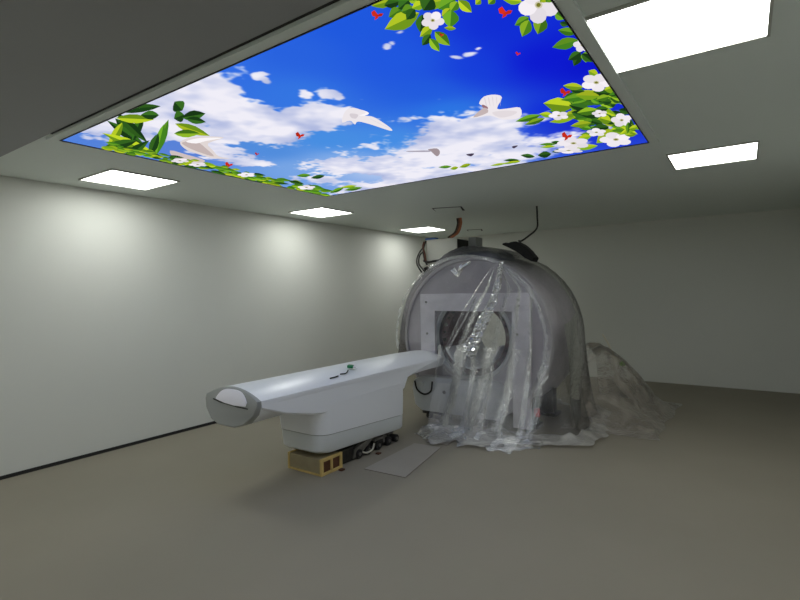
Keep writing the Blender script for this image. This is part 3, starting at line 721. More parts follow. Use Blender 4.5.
[226,220,226, 2681,2455,2677,2431,2664,2406,2645,2386,2624,2377,2607,2380,2599,2396,2602,2420,2615,2445,2635,2466,2656,2475,2673,2471],
[246,240,246, 2586,2459,2606,2459,2618,2446,2621,2424,2613,2399,2597,2378,2576,2365,2557,2365,2544,2377,2541,2399,2549,2424,2566,2446],
[226,220,226, 2511,2340,2525,2364,2546,2381,2568,2388,2584,2382,2591,2365,2586,2342,2572,2319,2551,2302,2530,2295,2514,2300,2507,2317],
[240,234,240, 2559,2267,2549,2281,2549,2303,2559,2328,2577,2349,2598,2360,2615,2358,2625,2344,2624,2322,2614,2297,2596,2277,2576,2266],
[232,226,232, 2662,2336,2641,2322,2621,2319,2607,2327,2602,2346,2608,2369,2623,2391,2644,2406,2664,2409,2678,2400,2683,2381,2677,2358],
[205,200,170, 2616,2369,2604,2354,2591,2349,2582,2357,2584,2372,2595,2387,2609,2392,2618,2385],
[120,120,40, 2609,2370,2603,2361,2594,2358,2589,2362,2590,2372,2597,2380,2605,2383,2610,2379],
[190,42,25, 2914,1245,2917,1167,2899,1181,2888,1230,2898,1250],
[193,43,25, 2909,1258,2923,1261,2939,1232,2928,1219,2904,1238],
[207,46,27, 2902,1236,2881,1288,2902,1274,2911,1251],
[196,44,26, 2697,2023,2709,1898,2684,1924,2664,2004,2676,2034],
[205,46,27, 2690,2045,2709,2046,2733,1996,2719,1978,2685,2013],
[185,41,24, 2682,2011,2650,2099,2680,2072,2693,2033],
[185,206,40, 3085,2255,3080,2217,3070,2186,3057,2176,3037,2191,3016,2219],
[111,148,27, 3016,2219,3025,2263,3037,2296,3052,2301,3070,2283,3085,2255],
[98,149,35, 3117,2108,3096,2067,3095,2106,3098,2142,3105,2159,3117,2156],
[67,129,32, 3117,2108,3117,2046,3108,2050,3096,2067],
[46,89,28, 3080,1960,3072,1999,3067,2042,3067,2077,3075,2103,3086,2123],
[28,63,24, 3086,2123,3094,2068,3099,2019,3097,1989,3089,1969,3080,1960],
[49,95,30, 3077,2173,3090,2129,3102,2072,3109,2017,3111,1957,3109,1901],
[29,65,25, 3109,1901,3094,1958,3080,2019,3075,2074,3074,2130,3077,2173],
[193,216,41, 3090,2263,3087,2197,3079,2129,3066,2079,3045,2044,3023,2021],
[108,145,27, 3023,2021,3028,2101,3038,2176,3052,2223,3072,2253,3090,2263],
[195,217,42, 3117,2049,3117,2039,3105,2036,3078,2047,3050,2077,3016,2136,2982,2208],
[127,169,31, 3117,2049,2982,2208,3013,2202,3046,2184,3075,2147,3103,2093,3117,2058],
[168,188,36, 3062,2140,3073,2134,3084,2117,3092,2091,3096,2050,3098,2006],
[129,173,32, 3098,2006,3084,2019,3072,2039,3066,2067,3062,2105,3062,2140],
[167,186,36, 3117,2084,3117,2072,3108,2066,3084,2069,3060,2090,3029,2141,2998,2203],
[130,174,32, 3117,2084,2998,2203,3025,2209,3054,2201,3079,2172,3105,2125,3117,2095],
[97,148,35, 3088,1949,3074,1977,3060,2019,3049,2069,3042,2134,3037,2202],
[59,112,28, 3037,2202,3057,2152,3073,2098,3083,2046,3088,1992,3088,1949],
[54,105,33, 3077,1993,3071,2038,3067,2089,3069,2130,3079,2161,3092,2183],
[31,68,26, 3092,2183,3098,2119,3101,2061,3097,2026,3088,2002,3077,1993],
[185,206,40, 3117,2092,3117,2086,3113,2063,3105,2042,3095,2040,3081,2063,3065,2097],
[116,155,29, 3117,2092,3065,2097,3073,2130,3082,2152,3093,2148,3107,2124,3117,2095],
[173,193,37, 3117,2078,3117,2029,3114,2032,3105,2065,3096,2108],
[126,169,31, 3117,2078,3096,2108,3105,2126,3115,2133,3117,2128],
[250,246,250, 1787,790,1782,817,1784,838,1798,851,1819,858,1841,861,1864,861,1887,857,1904,848,1912,833,1914,814,1911,794,1905,769,1893,743,1878,729,1853,733,1823,748,1800,767],
[236,230,234, 1770,777,1715,828,1680,867,1689,875,1720,869,1741,870,1738,893,1724,923,1719,943,1731,936,1751,918,1768,913,1779,932,1788,964,1796,1003,1803,1057,1810,1119,1816,1164,1825,1180,1833,1178,1843,1160,1855,1122,1867,1070,1876,1020,1884,975,1889,932,1887,897,1871,871,1848,852,1838,838,1853,834,1881,835,1901,825,1905,792,1902,749,1892,721,1874,714,1848,721,1816,740],
[214,206,212, 1804,793,1789,815,1780,835,1778,850,1783,862,1792,866,1809,856,1831,839,1844,822,1841,805,1830,788,1818,781],
[238,232,236, 2477,1119,2482,1137,2482,1157,2469,1182,2450,1209,2427,1233,2395,1248,2360,1258,2338,1268,2340,1279,2356,1290,2376,1298,2399,1300,2426,1300,2448,1311,2459,1343,2467,1388,2481,1423,2510,1447,2545,1462,2577,1454,2605,1409,2629,1345,2638,1297,2625,1278,2598,1272,2573,1266,2551,1258,2532,1250,2527,1231,2552,1189,2590,1138,2615,1096,2620,1069,2613,1049,2602,1035,2586,1025,2566,1020,2544,1024,2521,1043,2496,1072,2479,1099],
[150,110,120, 2485,1127,2478,1136,2473,1150,2470,1169,2469,1192,2471,1206,2477,1206,2487,1198,2493,1185,2495,1165,2493,1140,2490,1126],
[196,180,180, 2375,1285,2422,1275,2459,1258,2476,1226,2483,1188,2475,1171,2438,1196,2383,1244,2352,1279],
[70,60,80, 1940,2002,1942,2036,1950,2054,1969,2041,1994,2014,2006,1992,1992,1981,1965,1975,1945,1979],
[70,60,80, 2297,2017,2294,2043,2297,2056,2314,2044,2337,2020,2349,2002,2340,1995,2321,1993,2305,1999],
[160,145,150, 1782,1695,1781,1714,1778,1743,1765,1792,1748,1853,1743,1889,1762,1879,1792,1845,1817,1807,1836,1771,1850,1732,1853,1703,1837,1688,1810,1682,1788,1684],
[170,165,180, 1636,1623,1633,1634,1643,1652,1676,1682,1723,1721,1760,1745,1779,1745,1788,1731,1780,1711,1744,1682,1692,1648,1652,1625],
[224,214,212, 515,528,474,571,442,613,422,646,413,677,405,715,394,766,385,825,388,875,415,913,454,940,481,949,479,934,465,902,464,865,489,827,527,786,566,744,602,700,639,656,685,624,755,615,833,617,881,611,877,587,844,555,808,527,779,505,747,486,709,476,662,474,609,480,560,496],
[196,180,178, 543,523,518,557,496,595,478,633,462,675,450,717,437,769,428,821,436,842,473,809,525,745,571,685,612,634,648,586,662,549,644,523,606,507,570,505],
[206,192,190, 279,588,202,651,144,716,127,775,134,834,155,876,193,892,245,890,286,867,307,816,319,747,326,685,337,628,345,578,332,558],
[222,216,222, 1853,923,1856,916,1857,927,1853,968,1847,1028,1843,1075,1843,1096,1845,1103,1847,1090,1848,1047,1849,988,1851,944],
[222,216,222, 1850,979,1848,1017,1847,1067,1845,1103,1844,1112,1842,1105,1842,1086,1846,1046,1852,996,1856,962,1856,953,1853,961],
[222,216,222, 1850,1015,1847,1046,1845,1087,1844,1116,1842,1122,1841,1115,1842,1098,1846,1065,1852,1024,1856,997,1855,991,1852,999],
[222,216,222, 1851,1077,1854,1070,1851,1082,1845,1103,1840,1121,1839,1133,1839,1142,1840,1142,1842,1129,1845,1106,1848,1088],
[222,214,220, 2494,1163,2496,1165,2502,1153,2514,1120,2530,1076,2541,1044,2543,1032,2541,1032,2535,1043,2524,1074,2508,1117,2497,1150],
[222,214,220, 2511,1172,2511,1175,2516,1165,2529,1132,2546,1089,2558,1057,2560,1046,2558,1046,2552,1057,2541,1086,2526,1127,2515,1158],
[222,214,220, 2527,1182,2527,1186,2531,1176,2544,1145,2562,1102,2575,1071,2580,1054,2581,1048,2576,1054,2564,1085,2547,1131,2533,1166],
[222,214,220, 2544,1191,2542,1196,2546,1187,2560,1157,2579,1115,2592,1084,2597,1068,2598,1061,2594,1068,2582,1097,2564,1140,2551,1174],
[222,214,220, 2562,1198,2558,1205,2561,1199,2575,1169,2595,1127,2609,1097,2612,1086,2610,1087,2604,1096,2594,1121,2580,1155,2569,1183],
[226,218,222, 2471,1302,2472,1345,2481,1379,2501,1393,2527,1395,2552,1392,2573,1381,2593,1365,2601,1347,2592,1327,2573,1305,2551,1288,2526,1276,2498,1267,2478,1272],
[250,246,248, 600,527,606,554,622,575,648,581,684,581,724,583,776,595,833,608,862,609,844,585,798,549,750,522,701,509,648,504,611,508],
[56,107,34, 1113,176,1174,149,1224,121,1244,101,1230,87,1200,78],
[28,63,24, 1200,78,1131,110,1076,142,1061,161,1078,173,1113,176],
[55,107,34, 1063,217,1086,186,1094,164,1078,161,1026,183,958,218],
[29,64,24, 958,218,936,253,930,277,955,274,1007,249,1063,217],
[55,106,34, 1010,237,994,272,998,302,1028,313,1095,302,1172,281],
[25,56,21, 1172,281,1178,242,1168,213,1133,206,1074,216,1010,237],
[56,107,34, 1012,260,986,293,970,328,974,351,1006,363,1049,366],
[28,62,24, 1049,366,1074,323,1088,286,1078,267,1049,259,1012,260],
[168,187,36, 883,269,835,326,794,394,779,451,801,499,839,535],
[109,145,27, 839,535,897,448,936,371,940,322,918,286,883,269],
[143,184,41, 705,368,683,407,679,446,701,469,761,474,832,468],
[65,111,26, 832,468,847,419,845,379,817,362,764,359,705,368],
[47,91,29, 462,230,543,184,621,131,670,88,693,47,699,12],
[25,57,22, 699,12,609,65,525,121,478,165,458,205,462,230],
[55,105,33, 626,0,315,385,419,301,518,209,582,132,614,60,627,0],
[25,57,22, 626,0,518,88,412,184,349,264,317,336,315,385],
[46,89,28, 936,0,1083,69,1073,30,1050,0],
[29,65,25, 936,0,832,0,859,30,922,56,1006,69,1083,69],
[182,203,39, 672,69,598,79,487,103,361,142,191,207,5,285],
[110,146,27, 5,285,154,255,307,216,441,170,574,115,672,69],
[195,218,42, 182,525,273,426,350,319,389,233,389,154,368,89],
[111,149,27, 368,89,272,196,187,310,151,400,153,477,182,525],
[52,100,32, 0,437,0,479,106,458,282,405,451,347],
[29,65,25, 0,437,451,347,364,341,254,346,125,373,0,410],
[95,145,34, 920,207,818,238,669,292,504,364,286,473,44,600],
[66,126,32, 44,600,269,519,482,434,653,354,810,271,920,207],
[116,177,42, 818,236,729,264,604,313,470,375,302,468,123,574],
[68,131,33, 123,574,301,506,472,435,607,366,732,293,818,236],
[56,109,34, 902,67,829,83,725,113,612,156,466,224,310,303],
[28,62,24, 310,303,452,264,592,218,710,169,822,113,902,67],
[47,91,29, 768,0,754,0,706,32,601,112,513,193,441,283,386,371],
[25,57,22, 768,0,386,371,538,257,663,154,736,80,780,15,786,0],
[186,207,40, 711,11,690,53,687,97,712,130,776,149,852,159],
[107,143,26, 852,159,865,103,861,56,830,29,773,14,711,11],
[51,99,31, 0,246,381,302,374,265,336,234,267,220,141,227,0,244],
[29,64,24, 0,246,0,256,20,290,72,325,158,334,274,323,381,302],
[58,111,35, 944,136,970,106,982,79,970,64,926,64,868,72],
[29,64,25, 868,72,842,108,831,138,850,150,894,147,944,136],
[52,100,32, 634,305,565,319,464,350,353,396,208,470,53,556],
[29,65,25, 53,556,187,518,322,472,438,419,551,357,634,305],
[201,45,26, 309,1074,385,994,341,1007,279,1057,278,1078],
[207,46,27, 289,1087,311,1091,365,1062,356,1048,299,1066],
[192,43,25, 297,1064,215,1117,263,1104,298,1080],
[180,40,23, 735,1001,768,961,747,967,719,993,720,1003],
[180,40,23, 725,1008,737,1010,761,995,756,988,729,997],
[182,40,24, 728,996,692,1022,714,1016,730,1004],
[179,40,23, 1298,897,1345,825,1312,836,1270,881,1273,900],
[199,44,26, 1284,908,1304,912,1341,887,1332,874,1288,889],
[204,45,27, 1286,888,1229,934,1267,923,1291,902],
[105,160,38, 36,2171,13,2217,3,2259,15,2281,58,2276,111,2259],
[65,124,31, 111,2259,130,2204,137,2160,119,2146,80,2152,36,2171],
[107,164,39, 195,1866,169,1913,148,1965,143,2005,157,2033,180,2051],
[69,131,33, 180,2051,210,1987,230,1929,231,1895,216,1873,195,1866],
[179,200,38, 218,1629,198,1667,189,1703,198,1724,233,1728,276,1721],
[115,153,28, 276,1721,294,1674,300,1636,286,1620,255,1619,218,1629],
[156,201,44, 101,270,85,284,76,298,80,306,100,309,126,308],
[70,121,28, 126,308,141,290,149,275,142,268,124,267,101,270],
[160,178,34, 47,2265,29,2299,20,2329,28,2342,58,2336,96,2320],
[120,160,30, 96,2320,112,2280,119,2250,107,2241,79,2248,47,2265],
[115,176,41, 82,1920,69,1951,64,1980,72,1999,98,2005,130,2004],
[67,129,32, 130,2004,141,1966,144,1934,132,1919,109,1915,82,1920],
[114,174,41, 61,1208,48,1228,44,1246,53,1255,80,1251,114,1242],
[64,123,31, 114,1242,124,1218,127,1200,115,1194,89,1198,61,1208],
[175,195,37, 88,1648,65,1689,51,1730,56,1757,85,1768,123,1770],
[118,158,29, 123,1770,146,1717,158,1673,148,1651,121,1644,88,1648],
[96,147,35, 120,1480,101,1513,93,1543,103,1558,139,1557,184,1546],
[66,126,32, 184,1546,200,1507,205,1475,190,1464,157,1467,120,1480],
[54,105,33, 124,296,118,314,119,334,129,349,152,362,180,371],
[25,56,21, 180,371,183,347,180,325,168,311,146,301,124,296],
[175,195,37, 211,885,191,915,178,947,179,972,198,989,224,1000],
[118,157,29, 224,1000,245,960,257,924,252,902,234,889,211,885],
[98,150,35, 250,2009,221,2064,201,2122,201,2161,229,2182,267,2189],
[68,130,33, 267,2189,298,2116,316,2053,309,2021,284,2006,250,2009],
[177,197,38, 44,301,19,327,0,356,0,358,0,382,13,396,39,408],
[114,153,28, 39,408,66,373,84,341,83,321,67,307,44,301],
[92,141,33, 58,1912,33,1951,15,1990,14,2014,36,2022,67,2020],
[68,130,33, 67,2020,94,1971,111,1930,107,1911,86,1906,58,1912],
[97,148,35, 107,629,90,647,78,664,81,674,101,676,128,674],
[56,107,27, 128,674,145,652,155,633,149,625,131,625,107,629],
[146,188,41, 238,1801,212,1847,194,1892,196,1921,224,1931,262,1930],
[63,109,25, 262,1930,289,1872,305,1824,298,1801,272,1795,238,1801],
[187,209,40, 58,1130,29,1159,7,1188,4,1205,24,1210,54,1208],
[130,174,32, 54,1208,86,1171,106,1140,104,1127,85,1124,58,1130],
[182,203,39, 80,391,60,416,44,446,40,470,50,492,67,510],
[127,169,31, 67,510,89,474,105,441,106,419,95,401,80,391],
[46,90,28, 70,1355,53,1381,42,1410,42,1430,57,1443,78,1450],
[28,62,24, 78,1450,96,1415,106,1384,103,1366,88,1357,70,1355],
[47,91,29, 102,1206,79,1242,62,1282,62,1312,82,1332,112,1344],
[25,57,22, 112,1344,136,1295,151,1251,147,1225,128,1210,102,1206],
[125,160,35, 51,665,24,698,4,735,0,761,0,763,18,784,46,798],
[71,122,28, 46,798,76,753,96,713,94,688,77,672,51,665],
[165,184,35, 200,456,187,471,181,485,186,494,207,496,233,494],
[120,161,30, 233,494,245,476,249,461,241,454,222,453,200,456],
[49,95,30, 213,1097,192,1124,174,1154,168,1177,175,1195,190,1207],
[28,62,24, 190,1207,214,1170,232,1137,235,1116,227,1103,213,1097],
[185,206,40, 35,1347,15,1381,0,1418,0,1431,0,1447,17,1466,42,1479],
[119,159,29, 42,1479,64,1433,77,1391,74,1367,57,1352,35,1347],
[127,163,36, 53,926,33,959,21,995,26,1021,54,1037,90,1046],
[65,111,26, 90,1046,110,1002,120,963,110,941,84,928,53,926],
[117,179,42, 96,1293,70,1325,49,1358,43,1380,58,1391,82,1396],
[57,108,27, 82,1396,112,1355,133,1319,133,1301,118,1292,96,1293],
[190,212,41, 56,2027,33,2063,15,2102,10,2130,21,2148,39,2159],
[126,168,31, 39,2159,65,2110,83,2067,84,2043,73,2029,56,2027],
[106,162,38, 147,367,133,389,125,413,131,431,153,444,183,453],
[68,130,33, 183,453,196,423,201,397,192,381,171,371,147,367],
[49,95,30, 135,1262,112,1288,97,1314,97,1329,118,1332,147,1327],
[25,56,22, 147,1327,171,1294,185,1267,180,1256,160,1255,135,1262],
[115,175,41, 218,2021,186,2081,161,2146,155,2196,174,2230,204,2251],
[62,118,30, 204,2251,240,2168,264,2096,264,2053,245,2028,218,2021],
[57,110,35, 33,1319,8,1347,0,1359,0,1408,17,1411],
[28,62,24, 17,1411,46,1373,65,1341,66,1325,53,1318,33,1319],
[108,164,39, 138,1208,107,1247,84,1287,80,1316,100,1331,132,1338],
[62,118,30, 132,1338,166,1287,188,1243,186,1219,166,1208,138,1208],
[53,102,32, 144,2078,122,2129,113,2178,125,2206,167,2211,219,2203],
[31,69,26, 219,2203,238,2140,244,2089,226,2067,188,2065,144,2078],
[181,202,39, 221,788,209,807,203,827,207,840,225,847,248,850],
[108,144,27, 248,850,260,826,265,805,258,793,241,788,221,788],
[113,172,41, 164,363,152,383,145,407,146,427,160,444,178,458],
[58,111,28, 178,458,190,430,196,403,192,385,180,371,164,363],
[186,207,40, 150,432,134,451,125,469,130,481,155,484,187,483],
[107,142,26, 187,483,203,460,210,440,201,431,178,429,150,432],
[146,188,41, 121,1899,97,1940,84,1979,91,1999,125,1999,170,1987],
[70,121,28, 170,1987,192,1937,203,1897,190,1883,159,1885,121,1899],
[99,152,36, 107,256,93,278,82,303,80,325,91,345,106,362],
[59,113,28, 106,362,122,332,132,303,131,283,121,266,107,256],
[123,158,35, 122,2141,101,2188,92,2232,104,2257,144,2258,195,2247],
[65,113,26, 195,2247,212,2190,217,2144,200,2126,163,2127,122,2141],
[96,147,34, 174,2151,158,2195,152,2240,161,2270,192,2285,231,2289],
[66,127,32, 231,2289,244,2232,248,2183,235,2159,206,2148,174,2151],
[104,159,37, 90,1116,78,1143,75,1171,84,1190,112,1200,147,1204],
[68,129,33, 147,1204,156,1169,157,1139,144,1123,118,1116,90,1116],
[146,187,41, 138,1468,111,1514,93,1564,94,1599,122,1618,162,1628],
[67,116,27, 162,1628,190,1565,207,1512,199,1483,172,1468,138,1468],
[105,160,38, 38,250,24,263,16,276,18,285,34,290,56,291],
[60,115,29, 56,291,69,274,77,260,72,252,57,249,38,250],
[166,185,36, 175,913,158,940,151,966,160,981,192,986,231,984],
[125,167,31, 231,984,245,951,250,923,236,910,208,908,175,913],
[95,145,34, 38,650,27,665,23,680,32,687,58,686,89,681],
[58,111,28, 89,681,98,662,100,648,88,642,64,644,38,650],
[115,176,41, 132,817,113,846,99,880,96,907,108,930,128,948],
[68,130,33, 128,948,148,907,162,870,161,845,149,826,132,817],
[56,108,34, 153,647,144,662,142,677,151,686,174,689,202,687],
[25,56,21, 202,687,208,668,208,652,197,645,176,644,153,647],
[103,157,37, 204,541,186,564,172,591,168,614,178,632,195,647],
[58,111,28, 195,647,215,614,229,584,229,563,219,548,204,541],
[94,144,34, 91,824,78,850,72,878,81,898,109,909,145,914],
[60,114,29, 145,914,156,880,159,850,147,833,121,825,91,824],
[137,176,39, 191,1975,174,2017,167,2058,177,2084,210,2093,252,2092],
[69,119,27, 252,2092,266,2039,270,1995,256,1974,225,1969,191,1975],
[49,95,30, 34,845,15,871,0,900,0,905,0,924,14,939,36,950],
[25,56,21, 36,950,58,914,71,882,69,862,54,849,34,845],
[107,163,38, 33,1270,14,1306,3,1348,5,1380,25,1405,53,1423],
[54,104,26, 53,1423,71,1372,82,1326,76,1297,56,1278,33,1270],
[189,210,40, 36,1603,9,1640,0,1658,0,1705,13,1709,46,1708],
[110,147,27, 46,1708,75,1661,92,1621,88,1602,65,1597,36,1603],
[180,200,38, 42,1189,21,1224,7,1261,11,1286,37,1301,72,1308],
[117,156,29, 72,1308,93,1262,105,1222,97,1200,72,1189,42,1189],
[157,175,34, 33,1674,3,1726,0,1733,0,1857,33,1875],
[111,148,27, 33,1875,66,1803,87,1739,84,1702,63,1680,33,1674],
[56,108,34, 79,1290,60,1315,45,1341,42,1358,56,1367,76,1370],
[27,60,23, 76,1370,98,1338,113,1310,112,1295,98,1289,79,1290],
[54,105,33, 49,1362,29,1403,12,1451,7,1492,16,1528,32,1558],
[31,69,26, 32,1558,56,1499,73,1445,74,1408,65,1379,49,1362],
[164,182,35, 123,243,104,261,89,281,84,296,92,309,107,319],
[129,172,32, 107,319,129,294,144,272,146,258,137,248,123,243],
[46,90,28, 120,973,99,1004,87,1036,91,1058,117,1069,152,1074],
[26,57,22, 152,1074,172,1033,183,999,174,980,150,972,120,973],
[194,216,41, 168,1149,159,1168,157,1186,167,1195,193,1195,225,1189],
[110,147,27, 225,1189,231,1166,231,1147,219,1140,195,1142,168,1149],
[161,180,34, 184,1431,166,1458,156,1482,160,1494,186,1492,220,1483],
[118,158,29, 220,1483,238,1451,246,1426,237,1417,213,1420,184,1431],
[99,152,36, 56,2059,24,2119,0,2181,0,2231,22,2255,59,2269],
[55,106,26, 59,2269,94,2189,116,2120,112,2081,88,2061,56,2059],
[112,171,40, 175,1676,146,1713,125,1749,123,1771,145,1775,178,1769],
[64,122,31, 178,1769,209,1722,229,1684,226,1668,205,1666,175,1676],
[54,104,33, 178,336,166,356,157,378,158,396,170,412,188,424],
[27,60,23, 188,424,202,398,210,373,206,356,194,343,178,336],
[102,156,37, 154,281,133,298,117,317,114,331,127,340,147,346],
[66,127,32, 147,346,170,322,185,301,185,289,172,282,154,281],
[172,192,37, 77,386,58,406,42,428,37,447,45,462,60,473],
[112,149,28, 60,473,82,446,98,420,100,404,91,392,77,386],
[158,176,34, 137,2282,124,2313,119,2343,127,2359,153,2361,186,2354],
[108,144,27, 186,2354,196,2316,200,2285,188,2272,164,2272,137,2282],
[99,150,35, 118,668,106,688,99,709,105,725,125,734,152,739],
[60,115,29, 152,739,164,712,168,689,160,676,141,669,118,668],
[166,184,35, 93,1516,74,1550,60,1588,58,1616,73,1636,95,1649],
[122,162,30, 95,1649,116,1603,130,1562,127,1537,113,1521,93,1516],
[100,153,36, 35,395,15,418,1,443,2,461,21,474,48,482],
[68,129,32, 48,482,69,452,82,424,77,408,58,398,35,395],
[173,192,37, 247,1777,228,1812,220,1845,229,1861,264,1857,308,1844],
[109,145,27, 308,1844,324,1801,330,1767,315,1757,283,1761,247,1777],
[104,159,37, 34,1463,13,1501,4,1537,15,1558,54,1562,102,1555],
[64,122,31, 102,1555,120,1509,126,1470,110,1454,75,1453,34,1463],
[185,206,39, 82,768,58,800,41,835,41,862,62,880,93,891],
[124,165,31, 93,891,119,847,135,809,130,786,109,772,82,768],
[116,177,42, 46,2265,29,2302,23,2335,34,2351,70,2346,115,2330],
[60,116,29, 115,2330,128,2286,132,2251,116,2241,83,2248,46,2265],
[92,141,33, 32,402,14,425,5,449,13,465,44,473,84,476],
[59,113,28, 84,476,100,446,106,420,94,406,65,401,32,402],
[56,109,34, 240,1989,205,2036,177,2083,169,2113,188,2124,218,2123],
[25,56,21, 218,2123,258,2062,285,2011,287,1988,268,1981,240,1989],
[56,108,34, 132,314,123,330,119,346,124,359,144,367,168,371],
[28,63,24, 168,371,176,351,179,333,171,322,153,316,132,314],
[150,194,43, 148,496,133,521,123,550,122,575,132,598,149,617],
[62,107,25, 149,617,165,582,175,549,173,526,162,507,148,496],
[47,91,29, 147,674,124,704,106,738,102,765,115,787,136,804],
[31,69,26, 136,804,162,762,180,724,180,700,167,682,147,674],
[57,109,35, 33,1555,9,1588,0,1607,0,1635,31,1633,72,1621],
[27,60,23, 72,1621,95,1581,107,1549,97,1538,68,1541,33,1555],
[184,205,39, 75,442,56,459,40,476,34,490,41,500,53,506],
[132,177,33, 53,506,76,484,92,465,95,453,88,445,75,442],
[108,165,39, 162,2022,142,2064,130,2105,135,2132,162,2143,199,2143],
[56,107,27, 199,2143,218,2090,227,2045,218,2023,192,2017,162,2022],
[101,154,36, 253,1607,236,1648,225,1694,226,1731,244,1761,268,1782],
[63,121,30, 268,1782,285,1725,295,1674,290,1641,274,1618,253,1607],
[105,160,38, 125,1466,101,1496,80,1529,71,1553,78,1569,93,1579],
[59,113,28, 93,1579,122,1538,144,1502,148,1481,140,1469,125,1466],
[50,97,31, 81,1709,72,1746,72,1786,85,1816,118,1835,157,1846],
[25,55,21, 157,1846,162,1796,159,1752,142,1727,112,1712,81,1709],
[175,194,37, 59,717,31,750,9,788,4,817,20,838,47,853],
[112,149,28, 47,853,79,807,100,766,100,740,83,723,59,717],
[98,149,35, 62,1359,45,1397,37,1437,45,1465,76,1482,116,1490],
[67,128,32, 116,1490,132,1440,137,1396,124,1372,95,1360,62,1359],
[190,212,41, 186,1087,158,1117,137,1148,133,1168,151,1177,179,1178],
[111,148,27, 179,1178,210,1139,231,1106,229,1089,212,1083,186,1087],
[48,92,29, 141,503,123,529,112,558,112,582,129,601,152,615],
[26,59,22, 152,615,170,580,181,547,177,526,161,511,141,503],
[190,212,41, 194,1013,171,1044,154,1078,150,1103,164,1121,186,1133],
[119,158,29, 186,1133,211,1091,228,1054,228,1032,214,1018,194,1013],
[160,178,34, 124,796,101,822,85,849,84,867,103,877,131,881],
[117,156,29, 131,881,156,847,171,818,167,803,149,796,124,796],
[124,159,35, 203,643,193,657,188,672,192,681,209,685,230,685],
[78,134,31, 230,685,240,667,244,652,237,644,221,641,203,643],
[142,183,40, 229,1046,214,1068,207,1089,212,1101,236,1102,266,1098],
[65,112,26, 266,1098,280,1071,286,1049,277,1040,255,1040,229,1046],
[92,140,33, 32,2254,6,2304,0,2322,0,2396,16,2406,53,2410],
[69,131,33, 53,2410,80,2344,96,2288,89,2261,64,2250,32,2254],
[138,178,39, 164,445,149,469,143,495,151,514,179,526,214,533],
[67,115,26, 214,533,227,501,231,473,220,456,194,447,164,445],
[147,189,42, 94,328,73,348,58,370,56,386,71,397,93,405],
[78,134,31, 93,405,116,378,130,354,128,339,114,330,94,328],
[155,173,33, 175,966,160,997,152,1032,157,1060,178,1081,206,1096],
[109,145,27, 206,1096,220,1053,227,1014,219,990,199,973,175,966],
[106,162,38, 53,2186,29,2239,16,2293,24,2328,61,2341,108,2342],
[65,125,31, 108,2342,130,2273,140,2215,126,2187,92,2179,53,2186],
[46,88,28, 133,520,122,537,116,555,119,569,136,578,158,584],
[30,67,26, 158,584,168,561,173,541,167,529,151,522,133,520],
[161,179,34, 95,503,69,531,48,561,45,583,62,599,90,609],
[130,174,32, 90,609,119,571,138,538,137,519,120,507,95,503],
[163,182,35, 59,2004,23,2054,0,2097,0,2140,14,2147,49,2145],
[131,175,32, 49,2145,88,2081,114,2028,113,2004,90,1997,59,2004],
[186,208,40, 142,910,130,930,127,950,136,961,164,962,199,959],
[113,150,28, 199,959,207,934,209,913,196,904,170,904,142,910],
[170,190,36, 201,1519,173,1557,150,1596,144,1623,159,1638,183,1644],
[126,169,31, 183,1644,215,1595,237,1553,238,1530,223,1519,201,1519],
[178,199,38, 66,1257,38,1299,17,1345,13,1379,33,1403,62,1417],
[131,175,32, 62,1417,94,1360,114,1310,112,1280,93,1262,66,1257],
[186,207,40, 70,218,48,242,33,269,33,290,52,307,80,319],
[114,153,28, 80,319,103,286,117,256,112,237,94,224,70,218],
[54,104,33, 207,619,194,644,188,672,192,695,211,713,237,726],
[26,57,22, 237,726,249,692,254,661,246,640,228,626,207,619],
[138,178,39, 94,1499,76,1537,64,1580,66,1614,85,1640,111,1658],
[66,114,26, 111,1658,129,1605,139,1557,134,1527,116,1507,94,1499],
[112,170,40, 136,1134,117,1158,105,1180,108,1192,132,1192,163,1185],
[57,109,27, 163,1185,183,1156,193,1133,186,1125,164,1126,136,1134],
[104,159,37, 191,190,171,212,157,237,157,257,174,273,198,284],
[68,129,32, 198,284,219,254,232,226,228,208,212,195,191,190],
[115,176,41, 187,2117,176,2157,176,2197,189,2224,223,2237,263,2240],
[60,114,29, 263,2240,269,2190,267,2146,250,2124,219,2115,187,2117],
[99,152,36, 223,1636,212,1672,208,1712,216,1742,242,1762,274,1774],
[62,119,30, 274,1774,284,1725,286,1682,274,1656,250,1640,223,1636],
[109,166,39, 92,469,76,494,67,522,71,543,93,560,121,572],
[59,113,28, 121,572,136,538,144,507,136,488,116,475,92,469],
[129,166,37, 31,1921,0,1961,0,2054,15,2053],
[65,112,26, 15,2053,55,1993,83,1943,82,1919,61,1913,31,1921],
[174,194,37, 113,577,99,594,92,611,98,620,121,622,150,620],
[110,146,27, 150,620,163,599,168,581,159,574,138,573,113,577],
[105,160,38, 100,1263,83,1293,71,1326,71,1352,86,1371,108,1384],
[57,109,27, 108,1384,126,1342,137,1305,134,1283,119,1268,100,1263],
[104,159,37, 49,1617,37,1646,34,1674,45,1691,75,1697,113,1695],
[58,110,28, 113,1695,121,1658,122,1628,107,1614,79,1611,49,1617],
[133,171,38, 168,1557,149,1600,138,1648,141,1684,165,1710,197,1727],
[61,105,24, 197,1727,216,1668,226,1615,218,1584,195,1564,168,1557],
[180,201,39, 155,754,135,781,124,808,129,825,158,831,196,831],
[113,151,28, 196,831,215,797,224,768,214,755,187,750,155,754],
[50,97,31, 38,854,15,886,0,917,0,947,19,963,49,974],
[31,68,26, 49,974,73,931,89,893,84,871,64,858,38,854],
[57,109,35, 208,1349,191,1387,183,1426,192,1454,223,1469,262,1476],
[27,60,23, 262,1476,277,1426,282,1384,269,1361,241,1349,208,1349],
[142,182,40, 39,2366,12,2419,0,2453,0,2509,24,2520,63,2520],
[72,124,29, 63,2520,91,2452,108,2395,100,2367,73,2359,39,2366],
